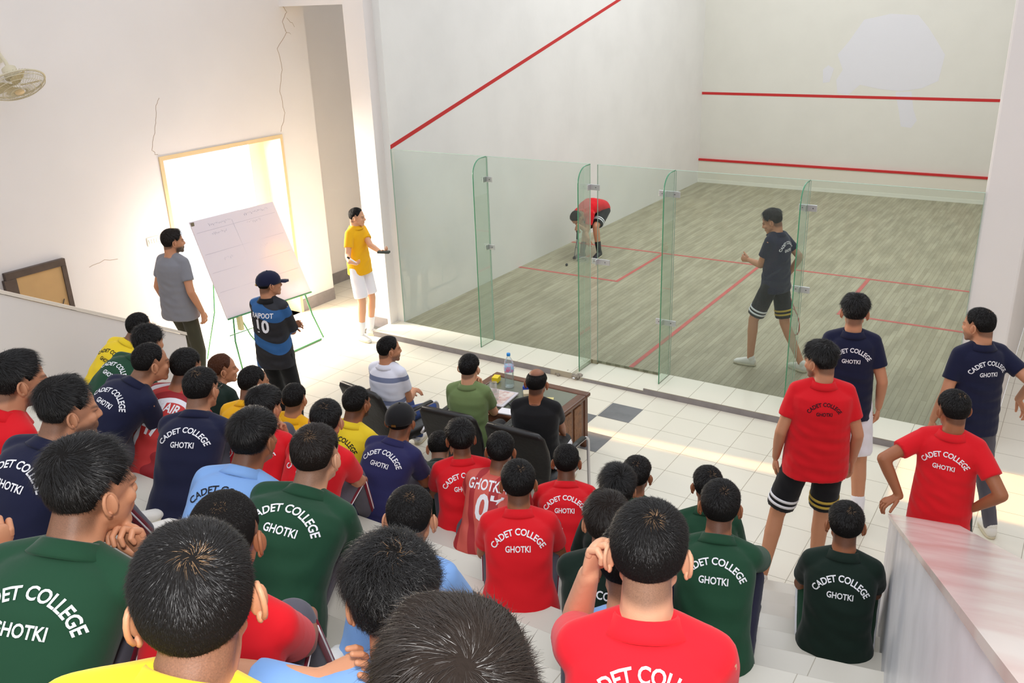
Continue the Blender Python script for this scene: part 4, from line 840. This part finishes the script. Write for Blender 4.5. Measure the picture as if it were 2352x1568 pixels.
PP['navy_left'] = person((3.774,-6.371,2.329), 20.0, -18.0, label='bearded boy in navy looking aside, high faded haircut, near the left edge', lean=40, lw=0.03, shirt='navy', hair='quiff', hn=8000, hw=0.0009, hp=8, txt='cadet', beard=0.75, fade=1, vox=0.006, stripe='maroon', side=12)
PP['red_left'] = person((3.334,-6.311,2.339), 9.3, -15.7, label='bearded boy in a red polo at the left edge, thick dark hair', lean=25, lw=0.03, shirt='red', hair='medium', hn=8000, hw=0.001, hp=6, txt='cadet', beard=0.8, fade=0.4, vox=0.006, la='knee', ra='lap', side=12)
PP['red47'] = person((2.500,-4.944,1.727), 16.9, 16.9, label='boy in a red and white striped jersey numbered 47', lean=26, lw=0.03, hair='short', hn=3420, hp=6, txt='47', jersey=jersey_mat('jersey_red', lin(196, 52, 50), lin(150, 26, 34), lin(228, 226, 232), 9, (0, 28, 50)), skin='brown', collar=False, shirt='brick', side=13, tscale=1.1)
PP['navy2'] = person((3.147,-5.332,1.873), 32.2, 18.2, label='boy in a navy polo and spectacles, hands clasped over his knees', lean=34, lw=0.03, shirt='navy', hair='short', hn=4800, hp=8, txt='cadet', glasses=True, ra=((.06,.40,-.03),(-.9,.4,.1),(0,0,-1),"b",(1,.3,-.2)), side=4, la=((-.04,.40,-.05),(.9,.4,.1),(0,0,-1),"b",(-1,.3,-.2)))
PP['yel_far'] = person((0.792,-4.100,1.415), 12.2, 5.2, label='boy in a yellow polo seated farthest left against the stair wall', lean=38, lw=0.03, shirt='yellow', hair='short', hn=2280, hp=6, txt='cadet', ink='ink', side=24)
PP['grn_far'] = person((1.675,-4.620,1.623), 14.8, 11.8, label='boy in green with curly hair, between the far yellow and navy shirts', lean=42, lw=0.03, shirt='green', hair='curly', hn=2850, hp=6, txt='cadet', side=24)
PP['navy_far'] = person((2.447,-5.135,1.814), 14.9, -15.1, label='boy in navy seen in profile, seated before the striped jersey', lean=42, lw=0.03, shirt='navy', hair='short', hn=2850, hp=6, txt='cadet', fade=0.8, vox=0.007, side=22)
PP['dkgreen'] = person((1.602,-4.004,1.187), 12.7, -29.3, label='boy in dark green with reddish hair, seated near the foot of the steps', shirt='dgreen', hair='short', hn=2280, hp=2, hcol='rust', fade=0.8, vox=0.007)
PP['yel_a'] = person((2.469,-4.441,1.420), 20.9, -9.1, label='bearded boy in a yellow polo below the standing man in the cap', shirt='amber', hair='short', hn=2850, hp=6, beard=0.8, fade=1, vox=0.007)
PP['red_hand'] = person((3.256,-5.031,1.667), 30.5, 8.5, label='boy in a red polo with clasped hands raised before his mouth', shirt='red', hair='medium', hn=4750, hp=6, ra='chin', la='chin', txt='cadet', fade=0.5)
PP['yel_b'] = person((2.268,-3.935,1.055), 18.4, 20.4, label='boy in an amber yellow polo whose lettering is half hidden', shirt='amber', hair='short', hn=2850, hp=4, txt='cadet', ink='ink', side=8)
PP['red_c'] = person((3.643,-4.952,1.644), 24.5, 24.5, label='boy in a red polo with grey tracksuit trousers, partly behind the broad green shirt', lean=22, lw=0.03, shirt='red', hair='short', hn=4750, hp=6, txt='cadet', fade=0.3, stripe='maroon', side=8)
PP['yel_c'] = person((3.064,-4.117,1.272), 16.3, 2.3, label='bearded boy in bright yellow clapping his hands beside the office chair', lean=26, lw=0.03, shirt='yellow', hair='short', hn=3420, hp=4, beard=0.95, txt='cadet', ink='ink', skin='brown', fade=0.8, side=8, ra=((.20,.42,-.10),(.0,.55,.8),(-1,0,0),"b"), la=((.10,.40,-.12),(.0,.6,.8),(1,0,0),"b"))
PP['cap'] = person((3.540,-4.243,1.310), 16.5, 19.5, label='boy in a faded navy polo wearing a black cap', lean=26, lw=0.03, shirt='navy2', hn=500, cap='black', hair='short', txt='cadet', hp=6, skin='brown', side=8)
PP['red_d'] = person((3.871,-4.077,1.197), 37.3, 41.3, label="boy in a red polo seated behind the olive shirted man's chair", lean=16, lw=0.03, shirt='red', hair='medium', hn=3800, hp=4, txt='cadet', skin='brown')
PP['hid'] = person((3.345,-3.634,0.792), 30.8, 30.8, label="boy mostly hidden, only his dark head showing beside the olive man's chair", shirt='dgreen', hair='short', hn=2280, hp=25)
PP['g07'] = person((4.174,-4.086,1.195), 26.5, 26.5, label='boy in a red sports jersey numbered 07 with white name lettering', hair='short', hn=3800, hp=4, txt='07', jersey=jersey_mat('jersey_brick', lin(204, 88, 76), lin(168, 40, 44), lin(204, 88, 76), 9, (0, 25, 10)), skin='brown', collar=False, shirt='brick', side=8, tscale=1.2)
PP['red_mid'] = person((4.786,-4.839,1.527), 30.3, 33.3, label='boy in a plain red polo at the centre of the crowd, whole back lettering visible', lean=26, lw=0.03, shirt='red', hair='short', hn=6400, hw=0.001, hp=6, txt='cadet', skin='brown', fade=0.4, stripe='maroon')
PP['red_e'] = person((4.447,-3.770,1.039), 26.7, 26.7, label="boy in a red polo seated behind the balding man's chair", shirt='red', hair='crop', hn=3800, hp=4, txt='cadet', skin='brown', fade=0.9)
PP['spiky'] = person((5.113,-4.415,1.374), 26.0, 26.0, label='boy with spiky messy black hair in the second row of green shirts', shirt='dgreen', hair='spiky', hn=5600, hw=0.001, hp=4)
PP['front'] = person((4.945,-3.815,1.107), 14.6, 10.6, label='boy in green in the front row with his right ear showing', shirt='green', hair='short', hn=4180, hp=4, skin='brown')
PP['grnblk'] = person((5.505,-5.311,1.794), 18.8, 21.8, label='boy in dark green with smooth brown hair behind the raised hand', shirt='dgreen', hair='medium', hn=7200, hw=0.0009, hp=8, txt='cadet', hcol='brown')
PP['front2'] = person((5.346,-3.735,1.111), 22.6, 27.6, label='boy in green in the front row, hugged by the boy behind him', shirt='green', hair='short', hn=4180, hp=4, skin='brown')
PP['green_r'] = person((5.733,-4.638,1.578), 16.6, 16.6, label='boy in a green polo and navy track trousers with elbows on his knees', shirt='green', hair='short', hn=7200, hw=0.0009, hp=4, txt='cadet', skin='brown', fade=0.3, legs='npants', shoes='grey', s=1.04, ra=((.02,.42,-.04),(-1,.1,0),(0,0,-1),"b",(1,.2,-.1)), la=((-.02,.40,-.04),(1,.1,0),(0,0,-1),"b",(-1,.2,-.1)))
PP['green_rr'] = person((6.161,-4.044,1.286), 12.2, 18.2, label='boy in very dark green sitting alone beside the marble parapet', shirt='dgreen', hair='short', hn=5600, hw=0.001, hp=6, txt='cadet', skin='brown', legs='green', stripe='lwhite')
PP['blue_c'] = person((5.093,-5.993,2.059), 19.3, 27.3, label='boy in a light blue polo with close cropped hair and grey trousers', lean=28, lw=0.03, shirt='blue', hair='crop', hn=8000, hw=0.0008, hp=12, txt=None, fade=0.8, stripe='maroon')
PP['ltblue_r'] = person((5.981,-6.121,2.253), 25.2, 25.2, label='boy in a light blue polo hidden behind the bright red shirt', shirt='blue', hair='short', hn=2850, hp=22, txt='cadet', ink='ink', s=1.0)
PP['edge'] = person((4.646,-7.173,2.586), 34.3, 19.3, label='boy at the left edge of whom only a raised fist and grey knee show', shirt='red', hair='short', hn=200, hp=6, ra=((4.749,-7.144,2.444),(.0,.1,1.0),(-.9,.3,0),"w"), hands=(25,60))
PP['white'] = person((2.270,-2.870,1.070), 3.8, -30.2, label='man in a white striped polo and blue jeans seated in the first office chair', mode='chair', seat=0.37, shirt='white', legs='jeans', jersey=jersey_mat('polo_striped', lin(226, 228, 240), lin(226, 228, 240), lin(120, 130, 160), 5, (0, 90, 0)), hair='short', hn=2850, hp=2, beard=0.6, fade=0.1, la='lap', ra='lap', vox=0.007, s=0.95, lean=0, lw=0.02)
PP['olive'] = person((3.070,-2.860,1.060), 18.5, 12.5, label='man in an olive green polo, hands at his mouth, seated in the middle office chair', mode='chair', seat=0.37, shirt='olive', legs='black', hair='short', hn=2850, hp=4, fade=0.2, ra='chin', la='lap', skin='light', s=0.95, lean=2, lw=0.02)
PP['bald'] = person((3.690,-2.870,1.065), 19.9, 15.9, label='balding man in a black T-shirt and striped track trousers seated at the table', mode='chair', seat=0.37, shirt='black', legs='black', stripe='lwhite', hair='bald', hn=4750, hp=6, collar=False, skin='brown', s=0.97, lean=0, lw=0.02, la='lap', ra='knee', fat=1.1)
PP['grey'] = person((-0.500,-2.740,1.640), 4.5, -20.5, label='bearded man in a grey T-shirt and olive trousers standing behind the stair wall', mode='stand', shirt='grey', collar=False, legs='tpants', hair='medium', hn=2850, hp=2, beard=0.95, la='down', ra='down', lean=2, fat=1.1, s=1.0, feet=((-0.620,-2.620,-0.065),(-0.380,-2.820,-0.065)), vox=0.007, hcol='brown', fade=0.1, hem=0.04, shoes='black')
PP['capman'] = person((1.120,-3.030,1.520), 14.1, -20.9, label='man in a blue and black cricket jersey and navy cap standing with folded arms', mode='stand', txt='10', jersey=jersey_mat('jersey_blue', lin(24, 24, 30), lin(36, 92, 150), lin(28, 30, 38), 4.2, (0, 62, 20)), legs='black', hair='short', cap='navy', hn=300, la='fold', ra='fold', lean=1, feet=((1.000,-2.980,-0.065),(1.220,-3.020,-0.065)), shirt='black', lc='black', vox=0.007, s=0.97, sleeve=0.95, hem=0.03, shoes='black')
PP['scorer'] = person((-0.160,-0.500,1.435), -84.9, -61.9, label='boy in an amber yellow polo and white shorts holding a duster beside the white pillar', mode='stand', shirt='amber', legs='wshort', hair='short', hn=2280, hp=4, lean=0, feet=((-0.190,-0.420,-0.065),(-0.160,-0.620,-0.065)), vox=0.006, s=0.9, skin='light', fade=0.6, shoes='white', socks='white', la=((0.195,-0.563,1.070),(.8,.1,.1),(0,0,1),"w",(0,-.3,-1)), ra=((0.029,-0.896,1.002),(.5,.4,-.2),(0,.3,1),"w",(0,-.3,-1)), hands=(40, 45))
PP['player'] = person((4.280,0.720,1.560), 78.5, 94.5, label='squash player in navy and black shorts striding across the court', mode='walk', shirt='navy', txt='cadet', legs='bshort', hair='quiff', hn=2850, hp=22, lean=4, feet=((4.182,0.641,0.000),(4.699,0.729,0.000)), vox=0.006, s=0.97, fade=0.7, shoes='white', la=((.02,.30,-.32),(.1,1,.1),(.9,0,0),"b"), ra=((.20,-.06,-.50),(.1,.1,-1),(-1,0,0),"b",(.4,-1,0)), hands=(65, 60))
PP['bend'] = person((0.537,3.460,0.630), 169.5, 169.5, label='squash player in red bending down to the court floor with a racket in hand', mode='bend', Pe=(0.649,4.062,0.662), shirt='red', legs='bshort', hair='short', hn=2280, hp=70, feet=((0.807,3.686,0.000),(0.598,3.531,-0.000)), vox=0.007, s=0.95, shoes='black', socks='black', la=((0.623,3.355,0.556),(0,0,-1),(0,1,0),"w",(0,1,.3)), ra=((0.869,3.358,0.211),(0,0,-1),(0,1,0),"w",(0,1,.3)))
PP['navystand'] = person((5.660,-1.800,1.600), 15.1, 9.1, label='boy in a navy polo, white shorts and tall white socks standing before the glass', mode='stand', shirt='navy', txt='cadet', legs='wshort', hair='quiff', hn=3420, hp=6, lean=1, feet=((5.560,-1.620,-0.065),(5.860,-1.920,-0.065)), s=1.02, la='down', ra='down', skin='tan', fade=0.6, shoes='white', socks='white', hem=0.02, hands=(60, 60))
PP['redstand'] = person((5.660,-2.700,1.560), 23.0, 65.0, label='stocky standing boy in a red polo with dark lettering and black banded shorts', mode='stand', shirt='red', txt='cadet', ink='ink', legs='bshort', hair='quiff', hn=4750, hp=8, lean=1, feet=((5.470,-2.940,-0.065),(5.760,-2.720,-0.065)), s=1.0, la='down', ra='down', skin='tan', beard=0.7, fade=0.5, fat=1.16, hem=0.03, vox=0.007, tscale=0.8)
PP['navyright'] = person((6.420,-1.620,1.575), 36.1, 66.1, label='boy in a navy polo and grey trousers standing by the far white wall end', mode='stand', shirt='navy', txt='cadet', legs='gpants', hair='short', hn=4180, hp=6, lean=3, feet=((6.450,-1.650,-0.065),(6.700,-1.500,-0.065)), s=1.0, la='down', ra=((.30,-.05,-.40),(.5,-.2,-.8),(-1,0,0),"b",(.3,-1,0)), skin='tan', beard=0.5, fade=0.3, hem=0.03, vox=0.007)
PP['redright'] = person((6.455,-2.920,1.500), -3.0, 33.0, label='boy in a red polo resting a hand on the end of the marble parapet', mode='stand', shirt='red', txt='cadet', legs='black', hair='short', hn=4180, hp=8, lean=2, feet=((6.420,-2.800,-0.065),(6.660,-2.840,-0.065)), s=0.97, skin='brown', fade=0.2, hem=0.05, la=((6.27,-3.13,.985),(-.8,-.6,-.4),(0,0,-1),"w",(-.4,-.6,-.6)), ra=((.17,-.02,-.44),(-.5,.5,-.4),(-.8,.3,0),"b",(1,-.7,.1)), hands=(35, 25))
# ------------------------------------------------------------------ things held
q = PP['scorer']; Wl = q['W'][0]; d = nrm(Wl-q['E'][0]); c = Wl+d*.10+V(0, 0, .025)
o = G().box((-.07, -.03, -.012), (.07, .03, .012), Rz(20), c).obj('duster', mat('duster_dark', lin(60, 66, 60), .8), None, False, c, .004); tag(o, 'dark board duster in the yellow shirted boy\'s outstretched hand', 'duster')
Wl = q['W'][1]; c = Wl+V(.06, .03, 0); o = G().tube([c-V(.06, .03, -.05), c+V(.02, .02, -.02)], .010, 10).obj('marker', mat('marker_white', lin(240, 240, 242), .4), None, True, c); tag(o, 'white whiteboard marker in the yellow shirted boy\'s lower hand', 'marker')
G().tube([c-V(.08, .04, -.065), c-V(.055, .028, -.047)], .0105, 10).obj('marker_tip', mat('marker_black', (.01, .01, .01), .4), o, True, c)
q = PP['scorer']; c = q['N']+q['r']*(-.07)-V(0, 0, .12)+q['f']*.125
G().box((-.018, -.004, -.024), (.018, .004, .024), Rz(-87), c).obj('badge', mat('badge_navy', lin(40, 70, 90), .6), q['body'], False, q['loc'], .002)
q = PP['player']; Wp = q['W'][1]
racket(Wp-V(0, 0, .04), Wp+V(.17, -.12, -.58), (0.5, .8, .1), 'squash racket with a red rimmed head hanging from the striding player\'s hand', 'red')
q = PP['bend']; Wp = q['W'][0]
racket(Wp-V(0, 0, .05), Wp+V(-.05, .02, -.62), (.7, .7, 0), 'grey squash racket hanging from the bending player\'s hand', 'grey')
